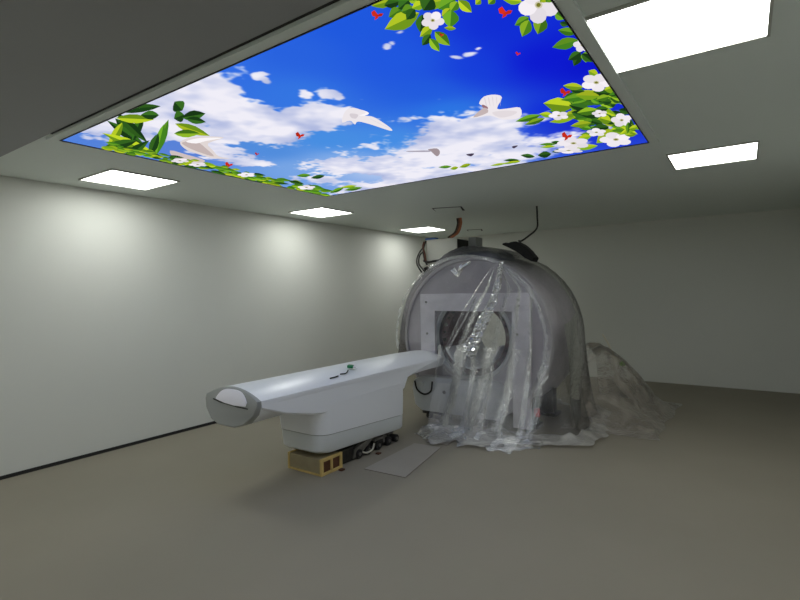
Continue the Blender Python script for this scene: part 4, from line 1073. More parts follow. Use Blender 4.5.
[53,103,33, 252,1746,228,1782,208,1818,203,1843,217,1856,239,1860],
[28,62,24, 239,1860,267,1814,287,1774,287,1753,273,1744,252,1746],
[110,167,39, 217,1985,199,2030,190,2077,197,2110,224,2130,259,2139],
[57,109,27, 259,2139,275,2080,282,2029,271,2001,246,1987,217,1985],
[179,199,38, 46,224,24,244,7,268,2,287,12,302,30,314],
[126,169,31, 30,314,54,285,71,259,73,242,62,230,46,224],
[149,192,42, 186,1291,172,1313,167,1332,174,1341,201,1337,234,1326],
[77,132,30, 234,1326,246,1301,250,1281,239,1276,214,1281,186,1291],
[130,167,37, 35,636,20,660,13,686,21,703,49,713,84,717],
[74,128,29, 84,717,98,686,102,658,90,644,64,636,35,636],
[177,197,38, 104,1468,75,1510,55,1554,53,1584,77,1600,112,1606],
[105,140,26, 112,1606,142,1551,161,1503,157,1478,134,1467,104,1468],
[113,172,41, 120,1445,98,1486,86,1528,93,1555,125,1567,168,1569],
[56,107,27, 168,1569,189,1517,198,1472,186,1450,156,1442,120,1445],
[156,174,33, 59,1302,47,1333,44,1366,56,1388,89,1400,129,1404],
[113,151,28, 129,1404,138,1363,138,1327,122,1309,92,1300,59,1302],
[148,190,42, 61,1438,43,1478,35,1521,42,1552,71,1572,109,1584],
[73,126,29, 109,1584,125,1530,131,1484,119,1457,92,1442,61,1438],
[51,99,31, 251,1746,221,1800,198,1857,195,1899,218,1925,252,1939],
[26,58,22, 252,1939,285,1866,306,1804,303,1769,281,1750,251,1746],
[53,102,32, 138,1056,121,1085,113,1114,120,1134,147,1143,182,1146],
[31,69,26, 182,1146,197,1109,203,1077,192,1061,167,1054,138,1056],
[114,174,41, 130,1436,107,1470,90,1508,87,1534,103,1551,128,1560],
[65,124,31, 128,1560,154,1514,170,1473,169,1450,153,1437,130,1436],
[115,176,41, 121,307,106,329,93,356,90,378,99,399,113,417],
[62,119,30, 113,417,131,385,143,355,143,334,134,317,121,307],
[188,210,40, 103,495,91,517,87,539,96,556,122,566,155,572],
[113,151,28, 155,572,165,544,166,519,154,505,130,497,103,495],
[95,145,34, 170,2229,151,2278,144,2327,157,2355,198,2362,249,2355],
[59,113,28, 249,2355,264,2293,267,2242,248,2220,211,2217,170,2229],
[51,98,31, 33,744,13,765,0,783,0,801,14,806,39,808],
[27,61,23, 39,808,61,781,75,758,72,746,55,742,33,744],
[162,180,35, 36,249,23,267,18,286,24,299,47,308,76,314],
[130,174,32, 76,314,87,290,91,270,81,258,60,251,36,249],
[56,109,35, 44,1076,12,1118,0,1139,0,1226,27,1240],
[27,60,23, 27,1240,63,1182,88,1131,89,1101,71,1082,44,1076],
[107,163,38, 144,1019,129,1052,123,1087,130,1114,158,1132,194,1143],
[69,131,33, 194,1143,207,1099,211,1060,199,1037,174,1023,144,1019],
[48,93,30, 62,574,50,591,43,610,47,622,66,630,91,633],
[25,56,22, 91,633,102,611,108,591,100,580,83,574,62,574],
[115,176,41, 164,1111,150,1143,142,1179,145,1208,165,1230,192,1247],
[58,111,28, 192,1247,205,1203,212,1162,205,1137,186,1119,164,1111],
[112,171,40, 108,415,91,440,79,469,78,493,90,515,110,532],
[62,119,30, 110,532,128,497,140,464,137,442,125,424,108,415],
[165,184,35, 124,314,113,333,108,354,113,371,131,384,155,394],
[111,148,27, 155,394,165,368,169,345,161,330,144,319,124,314],
[178,199,38, 235,1149,222,1170,214,1193,216,1208,231,1216,253,1220],
[130,174,32, 253,1220,266,1192,273,1168,268,1155,253,1149,235,1149],
[112,171,40, 103,412,90,436,82,463,85,486,104,505,128,519],
[59,112,28, 128,519,141,486,147,456,141,435,124,420,103,412],
[194,216,42, 177,967,157,991,145,1013,150,1024,176,1023,211,1015],
[131,174,32, 211,1015,231,986,241,963,232,956,207,958,177,967],
[117,179,42, 64,508,49,526,43,544,50,556,76,560,109,559],
[68,129,32, 109,559,121,536,126,516,115,507,91,505,64,508],
[136,175,38, 107,303,86,321,69,339,66,352,80,360,102,364],
[75,129,30, 102,364,126,341,142,320,141,309,127,303,107,303],
[99,151,35, 148,1654,135,1685,131,1715,143,1731,175,1734,214,1728],
[69,131,33, 214,1728,224,1690,225,1659,210,1646,181,1646,148,1654],
[226,220,226, 183,796,190,783,189,770,178,759,161,753,143,755,128,763,120,775,122,789,132,800,149,805,168,804],
[232,226,232, 87,795,106,795,125,789,137,778,140,765,134,753,119,746,100,745,82,751,69,762,66,775,72,787],
[232,226,232, 65,731,69,743,82,753,100,757,119,755,134,746,140,734,136,722,123,712,105,708,86,710,72,718],
[232,226,232, 147,694,131,701,120,713,119,726,128,738,143,744,161,744,177,737,187,725,188,712,180,701,165,694],
[246,240,246, 218,734,204,726,185,723,167,727,153,737,149,749,154,761,168,769,187,772,205,768,219,758,223,746],
[205,200,170, 157,750,153,742,142,738,130,741,124,749,128,757,139,761,151,758],
[120,120,40, 150,750,148,745,141,743,134,744,131,749,133,754,140,756,147,755],
[232,226,232, 182,948,191,935,191,921,181,909,165,902,146,903,129,911,120,924,120,938,130,950,146,957,165,956],
[232,226,232, 84,943,103,945,123,939,137,927,142,913,137,901,122,893,103,891,84,897,69,908,64,922,69,935],
[246,240,246, 69,874,72,888,84,899,102,904,122,902,137,894,145,881,142,867,131,856,113,851,93,853,77,861],
[226,220,226, 157,839,139,845,128,857,125,871,132,884,147,891,166,891,183,885,194,873,197,858,190,846,175,839],
[232,226,232, 225,883,212,874,193,871,173,874,159,884,152,897,156,910,170,919,189,922,208,919,223,909,229,896],
[205,200,170, 161,897,157,889,145,885,133,888,127,897,131,906,142,909,155,906],
[120,120,40, 154,897,152,892,145,890,137,892,134,897,136,902,143,904,150,902],
[246,240,246, 177,1422,191,1407,195,1389,189,1374,174,1364,154,1362,135,1370,120,1385,115,1402,121,1419,137,1429,157,1430],
[240,234,240, 76,1404,96,1408,118,1404,137,1391,147,1375,145,1359,133,1347,114,1343,91,1348,73,1360,62,1376,64,1393],
[246,240,246, 84,1319,82,1336,90,1350,108,1359,129,1359,148,1350,161,1336,163,1319,154,1305,137,1296,116,1296,96,1304],
[246,240,246, 187,1286,167,1292,150,1305,143,1322,146,1338,159,1349,179,1351,199,1345,215,1331,222,1315,219,1299,206,1288],
[246,240,246, 244,1348,233,1335,214,1329,193,1331,174,1341,163,1356,163,1372,174,1385,193,1392,214,1389,233,1379,244,1364],
[205,200,170, 172,1354,168,1344,156,1341,142,1346,136,1356,140,1366,152,1370,166,1365],
[120,120,40, 165,1355,163,1349,155,1346,147,1349,143,1356,145,1362,153,1364,161,1361],
[232,226,232, 168,2145,188,2128,200,2105,199,2083,188,2067,167,2062,144,2068,123,2085,111,2108,111,2131,123,2147,144,2152],
[246,240,246, 70,2103,89,2112,114,2110,138,2097,155,2077,159,2055,151,2038,132,2029,108,2031,84,2043,67,2063,62,2085],
[246,240,246, 111,1991,102,2013,106,2034,120,2048,142,2052,166,2044,184,2027,192,2005,189,1985,174,1971,152,1967,129,1975],
[226,220,226, 230,1966,207,1970,185,1985,171,2006,168,2027,178,2044,197,2051,221,2046,242,2031,256,2010,258,1989,249,1973],
[240,234,240, 266,2058,259,2039,242,2028,219,2027,196,2037,179,2055,172,2076,179,2096,196,2107,220,2108,243,2098,260,2080],
[205,200,170, 190,2049,186,2036,172,2033,156,2041,149,2055,154,2068,168,2071,183,2063],
[120,120,40, 182,2050,179,2042,171,2041,162,2045,157,2054,160,2061,169,2063,178,2059],
[100,153,36, 568,1713,578,1677,575,1645,556,1630,512,1634,458,1649],
[65,124,31, 458,1649,452,1692,458,1727,483,1737,525,1730,568,1713],
[48,93,30, 649,1805,652,1772,641,1748,612,1742,555,1761,488,1792],
[30,68,26, 488,1792,492,1830,509,1856,544,1855,597,1835,649,1805],
[105,161,38, 447,2289,434,2265,400,2257,345,2274,255,2327,152,2397],
[56,107,27, 152,2397,183,2418,230,2422,293,2396,375,2344,447,2289],
[100,152,36, 585,2404,581,2365,558,2335,516,2328,443,2351,360,2389],
[57,108,27, 360,2389,376,2434,407,2465,455,2465,523,2439,585,2404],
[180,200,38, 598,2304,594,2270,576,2242,543,2232,485,2244,420,2266],
[126,168,31, 420,2266,433,2306,457,2336,495,2341,548,2327,598,2304],
[100,153,36, 1684,2227,1682,2196,1672,2170,1653,2158,1620,2165,1583,2181],
[66,126,32, 1583,2181,1591,2218,1604,2247,1626,2254,1656,2245,1684,2227],
[160,178,34, 1715,2288,1716,2261,1709,2242,1694,2240,1665,2261,1632,2293],
[122,163,30, 1632,2293,1635,2323,1644,2343,1662,2339,1689,2317,1715,2288],
[157,174,33, 1847,2255,1841,2231,1825,2217,1802,2221,1763,2251,1720,2292],
[114,152,28, 1720,2292,1734,2317,1754,2331,1781,2320,1816,2290,1847,2255],
[53,103,32, 2200,2354,2192,2330,2178,2309,2160,2299,2133,2304,2104,2316],
[29,64,24, 2104,2316,2117,2345,2133,2367,2154,2373,2178,2367,2200,2354],
[174,193,37, 2090,2417,2076,2395,2054,2379,2026,2375,1988,2386,1948,2405],
[127,170,31, 1948,2405,1970,2430,1998,2447,2027,2447,2061,2435,2090,2417],
[172,191,37, 2196,2435,2190,2416,2179,2401,2164,2396,2141,2404,2117,2419],
[122,163,30, 2117,2419,2128,2441,2141,2457,2158,2459,2178,2450,2196,2435],
]
PRINT_CLOUDS = [[1.338,0.167,1.702,3.632,-3.246,-0.712,1.15],[1.203,0.564,1.729,2.397,-2.121,1.06,1.1],[1.578,0.7,2.686,2.702,-2.379,3.062,1.0],[0.897,0.325,1.695,3.274,-1.961,0.081,1.0],[1.808,0.443,10.501,10.73,-8.993,11.72,0.72],[1.908,0.487,8.53,8.629,-8.159,6.799,0.8],[1.922,0.564,15.752,14.187,-11.041,14.376,0.66],[1.682,0.521,5.713,7.769,-13.444,0.782,0.6],[1.781,0.149,19.683,24.291,-10.732,14.099,0.66],[1.774,0.215,6.897,16.352,-31.585,-12.788,0.7],[1.719,0.293,8.756,17.658,-28.531,-9.046,0.62],[1.829,0.145,17.637,21.273,-18.545,24.393,0.6],[2.446,0.287,41.007,20.222,-0.143,33.413,0.72],[2.483,0.272,54.08,-4.336,33.028,42.229,0.6],[2.56,0.22,37.124,16.674,-1.698,73.469,0.5],[0.577,0.753,1.877,2.992,-3.643,0.863,0.75],[0.491,1.032,1.874,2.65,-4.43,1.529,0.8],[0.623,1.214,2.875,3.559,-7.16,3.665,0.55],[0.857,0.674,2.449,3.712,-5.207,1.538,0.7],[2.699,0.555,26.993,11.014,-9.56,34.267,0.7],[2.633,0.54,18.442,12.094,-38.839,25.719,0.6],[2.747,0.535,37.372,9.307,13.793,62.642,0.5],[2.185,1.722,2.666,1.183,-0.577,1.779,1.2],[2.573,1.633,3.837,1.408,-2.312,2.962,1.0],[1.776,1.879,2.858,1.525,-0.328,1.902,1.1],[1.366,1.934,1.765,1.161,-0.522,1.834,0.95],[1.364,2.241,1.507,0.893,-0.341,2.723,1.0],[0.984,1.752,1.512,1.298,-1.928,2.376,0.75],[0.537,1.859,1.601,1.548,-1.859,2.262,0.8],[2.683,2.116,3.762,0.98,-0.918,2.439,0.9],[2.11,2.333,2.123,0.801,-0.126,2.114,1.1],[2.98,1.95,5.559,1.17,-2.112,2.705,0.8],[0.812,2.473,1.492,1.041,-0.455,4.812,0.9],[1.272,1.306,1.711,1.529,-3.886,4.882,0.35],[0.845,-0.031,1.039,2.851,-1.939,-0.426,1.0],[2.797,0.498,45.974,8.385,31.614,89.752,0.4]]
PRINT_GAPS = [[2.629,1.75,6.533,2.043,-4.003,8.472,1.2],[2.806,1.791,10.373,2.576,-4.532,11.194,0.8],[0.885,2.146,3.913,3.094,-5.15,6.265,0.6],[1.289,0.112,13.722,21.84,-14.706,19.129,0.5],[0.471,0.514,8.147,13.729,-5.135,6.479,0.7],[0.924,0.784,4.559,6.077,-11.62,7.833,0.5],[1.505,2.175,7.418,4.271,-3.834,14.337,0.5]]
PRINT_SKY = [[1.723,-0.113,50,110,228],[2.137,0.086,40,98,222],[2.435,0.062,30,88,222],[2.356,0.781,34,92,222],[2.665,0.726,22,62,218],[2.926,0.797,12,22,208],[3.145,0.963,10,18,200],[2.916,0.378,16,44,212],[2.806,1.485,16,45,216],[2.299,1.094,44,120,228],[1.698,1.338,66,140,228],[1.379,1.086,70,142,226],[0.88,0.994,80,140,220],[1.783,0.424,52,118,226],[1.137,1.965,176,198,236],[1.088,1.512,130,172,232],[1.728,1.67,110,160,230],[0.665,1.493,120,165,228],[2.951,1.811,24,40,200],[2.272,1.398,70,120,225],[2.423,0.417,32,88,224],[0.441,0.645,90,130,215],[0.845,-0.031,80,130,220]]

PX0, PX1, PY0, PY1, PZ = -3.68, -0.563, 1.42, 3.945, 2.575
def print_panel():
    W, H = PX1 - PX0, PY1 - PY0
    nx, ny = 416, 336
    gx, gy = np.meshgrid(np.linspace(0, W, nx), np.linspace(0, H, ny))
    col = np.zeros((ny, nx, 3)); ws = np.zeros((ny, nx))
    for x, y, r, g, b in PRINT_SKY:
        w = 1 / ((gx - x) ** 2 + (gy - y) ** 2 + .02) ** 1.6
        ws += w
        for k, c in enumerate((r, g, b)): col[..., k] += w * c
    col /= ws[..., None]
    rs = np.random.RandomState(3)
    def vnoise(freq, ax=1.0, ay=1.0):
        g = rs.rand(int(H * freq * ay) + 4, int(W * freq * ax) + 4)
        u, v = gx * freq * ax, gy * freq * ay
        i, j = u.astype(int), v.astype(int); fu, fv = u - i, v - j
        fu = fu * fu * (3 - 2 * fu); fv = fv * fv * (3 - 2 * fv)
        return (g[j, i] * (1 - fu) + g[j, i + 1] * fu) * (1 - fv) + (g[j + 1, i] * (1 - fu) + g[j + 1, i + 1] * fu) * fv - .5
    fb = vnoise(3) * .9 + vnoise(6) * .6 + vnoise(12) * .5 + vnoise(24) * .4 + vnoise(48) * .28
    shade = vnoise(4) * .8 + vnoise(9) * .5 + vnoise(20) * .3
    def dens(B):
        d = np.zeros((ny, nx))
        for x, y, a, b, c, e, w in B:
            p, q = gx - x, gy - y
            r2 = (a * p + b * q) ** 2 + (c * p + e * q) ** 2
            d = np.maximum(d, w * np.exp(-r2 * .75)) + .15 * w * np.exp(-r2 * 1.2)
        return d
    d = dens(PRINT_CLOUDS) - .8 * dens(PRINT_GAPS) + fb * .62
    a = np.clip((d - .46) / (.22 + .35 * np.clip((gx - 1.2) / 1.0, 0, 1) * np.clip((gy - 1.2) / .8, 0, 1)), 0, 1); a = a * a * (3 - 2 * a)
    t = np.clip(.58 + shade * 1.25 + (d - .8) * .3, 0, 1)[..., None]
    cloud = np.array([176, 186, 224]) * (1 - t) + np.array([240, 238, 248]) * t
    col = col * (1 - a[..., None]) + cloud * a[..., None]
    verts = [(PX0 + x, PY0 + y, PZ) for x, y in zip(gx.ravel(), gy.ravel())]
    cols = [tuple(c) for c in col.reshape(-1, 3)]
    idx = np.arange(nx * ny).reshape(ny, nx)
    q = np.stack([idx[:-1, :-1], idx[1:, :-1], idx[1:, 1:], idx[:-1, 1:]], -1).reshape(-1, 4)
    faces = q.tolist()
    for k, f in enumerate(PRINT_SHAPES):
        c = tuple(f[:3])
        base = len(verts); z = PZ - 6e-6 * (k + 20)
        for x, y in zip(f[3::2], f[4::2]):
            verts.append((PX0 + x / 1000, PY0 + y / 1000, z)); cols.append(c)
        faces.append(list(range(base, len(verts))))
    me = bpy.data.meshes.new('printed_panel'); me.from_pydata(verts, [], faces)
    at = me.color_attributes.new('print', 'FLOAT_COLOR', 'POINT')
    arr = np.ones((len(verts), 4), np.float32); arr[:, :3] = np.array(cols, np.float32) / 255
    arr[:, :3] = np.where(arr[:, :3] <= .04045, arr[:, :3] / 12.92, ((arr[:, :3] + .055) / 1.055) ** 2.4)
    at.data.foreach_set('color', arr.ravel())
    m = bpy.data.materials.new('backlit_print'); m.use_nodes = True
    nt = m.node_tree; nt.nodes.clear()
    o = nt.nodes.new('ShaderNodeOutputMaterial'); e = nt.nodes.new('ShaderNodeEmission')
    ca = nt.nodes.new('ShaderNodeVertexColor'); ca.layer_name = 'print'
    nt.links.new(ca.outputs['Color'], e.inputs['Color']); e.inputs['Strength'].default_value = 1.0
    nt.links.new(e.outputs[0], o.inputs[0])
    me.materials.append(m)
    return bpy.data.objects.new('printed_panel', me)
mural = thing('ceiling_lightbox', ((PX0 + PX1) / 2, (PY0 + PY1) / 2, ROOM_H), 'backlit ceiling panel printed with blue sky, white clouds, leaves and flowers', 'ceiling panel')
p = print_panel(); COLL.objects.link(p); p.parent = mural; p.matrix_parent_inverse = Matrix.Translation(-mural.location)
bm = bmesh.new()
def ring(bm, d0, d1, z0, z1):
    for (x0, x1, y0, y1) in ((PX0 - d1, PX1 + d1, PY0 - d1, PY0 - d0), (PX0 - d1, PX1 + d1, PY1 + d0, PY1 + d1),
                             (PX0 - d1, PX0 - d0, PY0 - d0, PY1 + d0), (PX1 + d0, PX1 + d1, PY0 - d0, PY1 + d0)):
        box(bm, x0, x1, y0, y1, z0, z1)
ring(bm, 0, .006, PZ - .006, ROOM_H); obj('edge_bead', bm, BLACKEDGE, mural)
bm = bmesh.new(); ring(bm, .006, .062, PZ - .002, ROOM_H); obj('frame', bm, CEIL, mural)
struct('trim_1', bx(PX0 + .06, XR, 1.338, 1.35, ROOM_H - .006, ROOM_H), DARKGAP)

# loose ceiling panels ajar
def ajar(x, y, w, l, rz, label):
    t = thing('ceiling_panel', (x, y, ROOM_H), label, 'ceiling panel', 'loose ceiling access panels')
    bm = bmesh.new(); box(bm, -w/2, w/2, -l/2, l/2, -.010, -.003)
    R = Matrix.Translation((x, y, ROOM_H)) @ Matrix.Rotation(rz, 4, 'Z') @ Matrix.Rotation(-.06, 4, 'X')
    for v in bm.verts: v.co = R @ (v.co + Vector((0, 0, -l * .03)))
    obj('flap', bm, CEIL, t)
    bm = bmesh.new(); box(bm, -w/2 - .02, w/2 + .02, -l/2 - .03, l/2, -.003, -.0005)
    R = Matrix.Translation((x, y, ROOM_H)) @ Matrix.Rotation(rz, 4, 'Z')
    for v in bm.verts: v.co = R @ v.co
    obj('opening', bm, DARKGAP, t)
ajar(-3.16, 5.68, .34, .3, .35, 'slightly open ceiling access panel in front of the brown conduit')
ajar(-3.93, 8.0, .22, .2, .35, 'small loose ceiling panel above the grey end of the white electronics box')

# ------------------------------------------------------------------ patient table
TX = -3.21
table = thing('patient_table', (TX, 3.6, 0.1), 'long white scanner patient table on a wide pedestal', 'patient table')
def sec(y, k=1.0, crown=.078, low=.55, rim=.757, half=.31):
    pts = []
    for i in range(15):
        t = 1 - 2 * i / 14
        pts.append((TX + half * k * t, y, rim + crown * (1 - t * t)))
    for (x, z) in ((-.314, rim - .035), (-.285, .655), (-.20, low + .03), (-.10, low), (.10, low), (.20, low + .03), (.285, .655), (.314, rim - .035)):
        pts.append((TX + x / .31 * half * k, y, z))
    return pts
ys = [2.36, 2.6, 2.9, 3.4, 4.0, 4.6, 5.02, 5.05]
secs = [sec(y, 1 if y < 5.03 else .975, .078 if y < 4.5 else .078 - .015 * (y - 4.5) / .5, .55 + (0.15 * max(0, (y - 4.2) / .8))) for y in ys]
obj('tabletop', loft(bmesh.new(), secs), GLOSSWHITE, table, True, 35)
# end cap: a grey nose collar, leaning a little, with a white hand panel and a slot
def scale_sec(s, y, k, dz=0):
    cz = .70
    return [(TX + (p[0] - TX) * k, y + (p[2] - cz) * .22, cz + (p[2] - cz) * k + dz) for p in s]
b = sec(2.36)
def plain(s, y, k): return [(TX + (p[0] - TX) * k, y, .70 + (p[2] - .70) * k) for p in s]
obj('end_cap', loft(bmesh.new(), [plain(b, 2.365, 1.0), plain(b, 2.36, 1.006), scale_sec(b, 2.335, 1.006), scale_sec(b, 2.318, .985), scale_sec(b, 2.312, .94)]), CAPGREY, table, True, 30)
# inset panel: crescent on the sloping cap
def capy(z, off): return 2.312 + (z - .70) * .22 - off
bm = bmesh.new(); top, n = [], 18
outline = []
for i in range(n + 1):
    t = -1 + 2 * i / n
    outline.append((TX + .018 + .185 * t, .742 + .079 * (1 - abs(t) ** 3.4)))
outline += [(TX + .195, .714), (TX + .07, .708), (TX - .06, .716), (TX - .16, .732)]
loft(bm, [[(x, capy(z, -.004), z) for x, z in outline], [(x, capy(z, .006), z) for x, z in outline], [(TX + (x - TX) * .93, capy(.745 + (z - .745) * .9, .010), .745 + (z - .745) * .9) for x, z in outline]])
obj('hand_panel', bm, INSET, table, True, 30)
bm = bmesh.new()
loft(bm, [[(TX + x, capy(z, o), z) for x, z in ((-.20, .726), (-.1, .711), (.1, .699), (.225, .697), (.225, .704), (.1, .707), (-.1, .720), (-.20, .734))] for o in (-.004, .0035)])
obj('slot', bm, BLACKEDGE, table)
# pedestal: rounded plan, lower edge rising towards the foot end
def rrect(x0, x1, y0, y1, r, z, n=6):
    pts = []
    for cx, cy, a in ((x1 - r, y1 - r, 0), (x0 + r, y1 - r, PI / 2), (x0 + r, y0 + r, PI), (x1 - r, y0 + r, 1.5 * PI)):
        for k in range(n + 1):
            q = a + PI / 2 * k / n
            x, y = cx + r * math.cos(q), cy + r * math.sin(q)
            pts.append((x, y, z(y) if callable(z) else z))
    return pts
def ped(z0, z1, dz=0): 
    def f(y): return z0 + (z1 - z0) * (y - 2.97) / 1.28 + dz
    return f
obj('pedestal', loft(bmesh.new(), [rrect(-3.41, -2.915, 3.00, 4.24, .12, ped(.18, .122)), rrect(-3.44, -2.902, 2.975, 4.25, .13, ped(.20, .14)),
                           rrect(-3.45, -2.90, 2.97, 4.25, .12, ped(.335, .258)),]), PALEGREY, table, True, 40)
obj('pedestal_seam', loft(bmesh.new(), [rrect(-3.445, -2.906, 2.976, 4.244, .126, ped(.335, .258)), rrect(-3.445, -2.906, 2.976, 4.244, .126, ped(.343, .266))]), CAPGREY, table)
obj('column_cover', loft(bmesh.new(), [rrect(-3.455, -2.895, 2.965, 4.255, .13, ped(.343, .266)), rrect(-3.46, -2.893, 2.955, 4.26, .13, ped(.43, .40)),
                           rrect(-3.465, -2.893, 2.95, 4.265, .13, .53), rrect(-3.465, -2.893, 2.95, 4.265, .13, .60)]), GLOSSWHITE, table, True, 40)
secs = []
for y, zb in ((2.366, .69), (2.6, .605), (2.9, .535), (3.0, .522), (4.2, .522), (4.27, .63), (4.6, .69), (4.98, .735)):
    secs.append([(TX + x, y, z) for x, z in ((-.308, .752), (-.312, zb + .022), (-.30, zb + .006), (-.27, zb), (.27, zb), (.305, zb + .006), (.317, zb + .02), (.311, .752))])
obj('underside', loft(bmesh.new(), secs), GLOSSWHITE, table, True, 35)

# small items on the table top
def crown(x): return .757 + .078 * (1 - ((x - TX) / .31) ** 2)
t = thing('cable_tag', (-3.05, 3.54, crown(-3.05)), 'small green and white tag lying on the white table top', 'tag')
bm = bmesh.new(); R = Matrix.Translation((-3.05, 3.54, crown(-3.05) + .026)) @ Matrix.Rotation(.5, 4, 'Z') @ Matrix.Rotation(.12, 4, 'Y')
b2 = bx(-.028, .028, -.03, .03, -.013, .016, .008); merge(bm, b2, R); obj('green_body', bm, GREEN, t, True, 40)
bm = bmesh.new(); b2 = bx(.028, .06, -.02, .02, -.008, .008, .004); merge(bm, b2, R); obj('white_end', bm, GLOSSWHITE, t)
bm = bmesh.new(); tube(bm, [(-3.02, 3.47, crown(-3.02) + .012), (-2.985, 3.40, crown(-2.985) + .009), (-2.99, 3.33, crown(-2.99) + .009)], .006); obj('lead', bm, RUBBER, t)
bm = bmesh.new(); tube(bm, [(-2.975, 3.28, crown(-2.975) + .006), (-2.965, 3.23, crown(-2.965) + .009), (-2.968, 3.17, crown(-2.968) + .006)], .006)
tag(obj('marker_pen', bm, RUBBER, None, True), 'thin dark pen lying near the right edge of the table top', 'pen')

# ------------------------------------------------------------------ transport gear under the pedestal
crate = thing('wooden_crate', (-3.11, 3.11, 0), 'small pale wooden crate block under the near end of the table', 'crate')
bm = bmesh.new(); box(bm, -3.305, -2.93, 2.985, 3.235, .016, .135, .003); obj('body', bm, mat('grey_plank', rgb(150, 138, 108), .7, var=.15, vscale=8), crate)
bm = bmesh.new()
for (y0, y1, z0, z1) in ((2.98, 3.005, 0, .142), (3.215, 3.24, 0, .142), (3.005, 3.215, 0, .022), (3.005, 3.215, .118, .142), (3.10, 3.118, .022, .118)):
    box(bm, -2.93, -2.905, y0, y1, z0, z1, .002)
obj('side_frame', bm, WOOD, crate)
obj('recess_panel', bx(-2.932, -2.921, 3.004, 3.216, .02, .12), DARKWOOD, crate)
bm = bmesh.new()
for x0, x1, z0, z1 in ((-3.315, -2.93, 0, .016), (-3.315, -3.295, .016, .142)): box(bm, x0, x1, 2.978, 3.24, z0, z1, .002)
obj('edge_batten', bm, WOOD, crate)
skate = thing('machine_skate', (-3.0, 3.7, 0), 'oily steel roller skate with jack lever under the table pedestal', 'machine skate')
obj('chassis', bx(-3.22, -2.99, 3.25, 4.1, .03, .105, .006), DARKSTEEL, skate)
obj('side_plate', bx(-2.985, -2.95, 3.245, 3.46, .004, .125, .004), DARKSTEEL, skate)
bm = bmesh.new()
loft(bm, [[(x, 3.42, .02), (x, 3.50, .015), (x, 3.60, .075), (x, 3.72, .135), (x, 3.66, .148), (x, 3.55, .125), (x, 3.44, .10)] for x in (-2.97, -2.935)])
obj('jack_lever', bm, STEEL, skate, False)
for (y, r) in ((3.50, .042), (3.64, .042), (3.80, .045), (3.96, .045), (4.09, .038)):
    bm = bmesh.new(); lathe_x = []
    for k in range(20):
        a = 2 * PI * k / 20
        lathe_x.append((y + r * math.cos(a), r + .002 + r * math.sin(a)))
    loft(bm, [[(-2.98, u, v) for u, v in lathe_x], [(-2.925, u, v) for u, v in lathe_x]])
    w = obj('roller', bm, RUBBER, skate, True, 40)
    bm = bmesh.new(); cyl(bm, (-2.926, y, r + .002), (-2.915, y, r + .002), .016); obj('axle', bm, STEEL, w)
bm = bmesh.new()
box(bm, -2.98, -2.93, 3.74, 3.93, .094, .115, .003); box(bm, -2.975, -2.94, 3.98, 4.06, .10, .118, .003); box(bm, -2.985, -2.93, 3.87, 3.90, .05, .125, .003)
obj('link_plate', bm, STEEL, skate)
bm = bmesh.new(); tube(bm, [(-2.94, 3.54, .05), (-2.915, 3.60, .03), (-2.915, 3.68, .04), (-2.935, 3.73, .08)], .009); obj('hose', bm, mat('pale_hose', rgb(190, 186, 170), .5), skate, True)
for i, (x, y, lab) in enumerate(((-2.87, 3.19, 'tiny dark wood chip on the floor against the wooden crate'), (-2.86, 3.70, 'tiny dark wood chip on the floor beside the steel skate'))):
    bm = bx(x - .02, x + .02, y - .025, y + .02, 0, .014, .003); tag(obj('wood_chip', bm, DARKWOOD), lab, 'wood chip')
def board(x0, y0, pts, label):
    bm = bmesh.new(); loft(bm, [[(x, y, 0.0005) for x, y in pts], [(x, y, .006) for x, y in pts]])
    for f in bm.faces: f.material_index = 0 if abs(f.normal.z) > .5 else 1
    bm.normal_update()
    for f in bm.faces: f.material_index = 0 if abs(f.normal.z) > .5 else 1
    tag(obj('board_sheet', bm, [BOARD, BOARDEDGE]), label, 'board', 'loose boards on the floor')
board(0, 0, [(-2.72, 3.31), (-2.305, 3.335), (-2.45, 4.17), (-2.74, 4.14)], 'thin pale board lying flat on the floor beside the pedestal')
board(0, 0, [(-2.66, 4.24), (-2.43, 4.26), (-2.45, 4.5), (-2.7, 4.48)], 'small thin board on the floor next to the spread plastic sheeting')

# ------------------------------------------------------------------ scanner
GX, GZ = -2.6, 0.985
mri = thing('mri_scanner', (GX, 5.7, 0), 'round grey uncovered scanner magnet wrapped in clear plastic', 'scanner')
obj('magnet_drum', lathe_y(bmesh.new(), [(.47, 5.19), (.90, 5.19), (.935, 5.22), (.945, 5.3), (.945, 5.92), (.962, 5.95), (.962, 6.09), (.93, 6.12), (.47, 6.12)], (GX, GZ), 96), DRUM, mri, True, 30)
obj('front_rim', lathe_y(bmesh.new(), [(.895, 5.185), (.90, 5.165), (.93, 5.165), (.948, 5.19), (.948, 5.215), (.93, 5.2)], (GX, GZ), 96), mat('rim_grey', rgb(176, 173, 178), .4), mri, True, 40)
obj('bore_ring', lathe_y(bmesh.new(), [(.455, 5.18), (.475, 5.155), (.495, 5.165), (.50, 5.19), (.47, 5.21), (.455, 5.21)], (GX, GZ), 72), PALEGREY, mri, True, 50)
obj('bore_tube', lathe_y(bmesh.new(), [(.468, 5.2), (.455, 5.2), (.455, 6.13), (.468, 6.13)], (GX, GZ), 72), BORE, mri, True, 40)
obj('gradient_coil', lathe_y(bmesh.new(), [(.453, 5.27), (.375, 5.27), (.365, 5.29), (.365, 6.0), (.453, 6.0)], (GX, GZ), 72), COPPER, mri, True, 40)
for k in range(28):
    a = 2 * PI * (k + .5) / 28
    bm = bmesh.new(); x, z = GX + .413 * math.cos(a), GZ + .413 * math.sin(a)
    cyl(bm, (x, 5.272, z), (x, 5.252, z), .016 if k % 2 else .022, 10); obj('bolt', bm, DARKSTEEL if k % 3 else STEEL, mri)
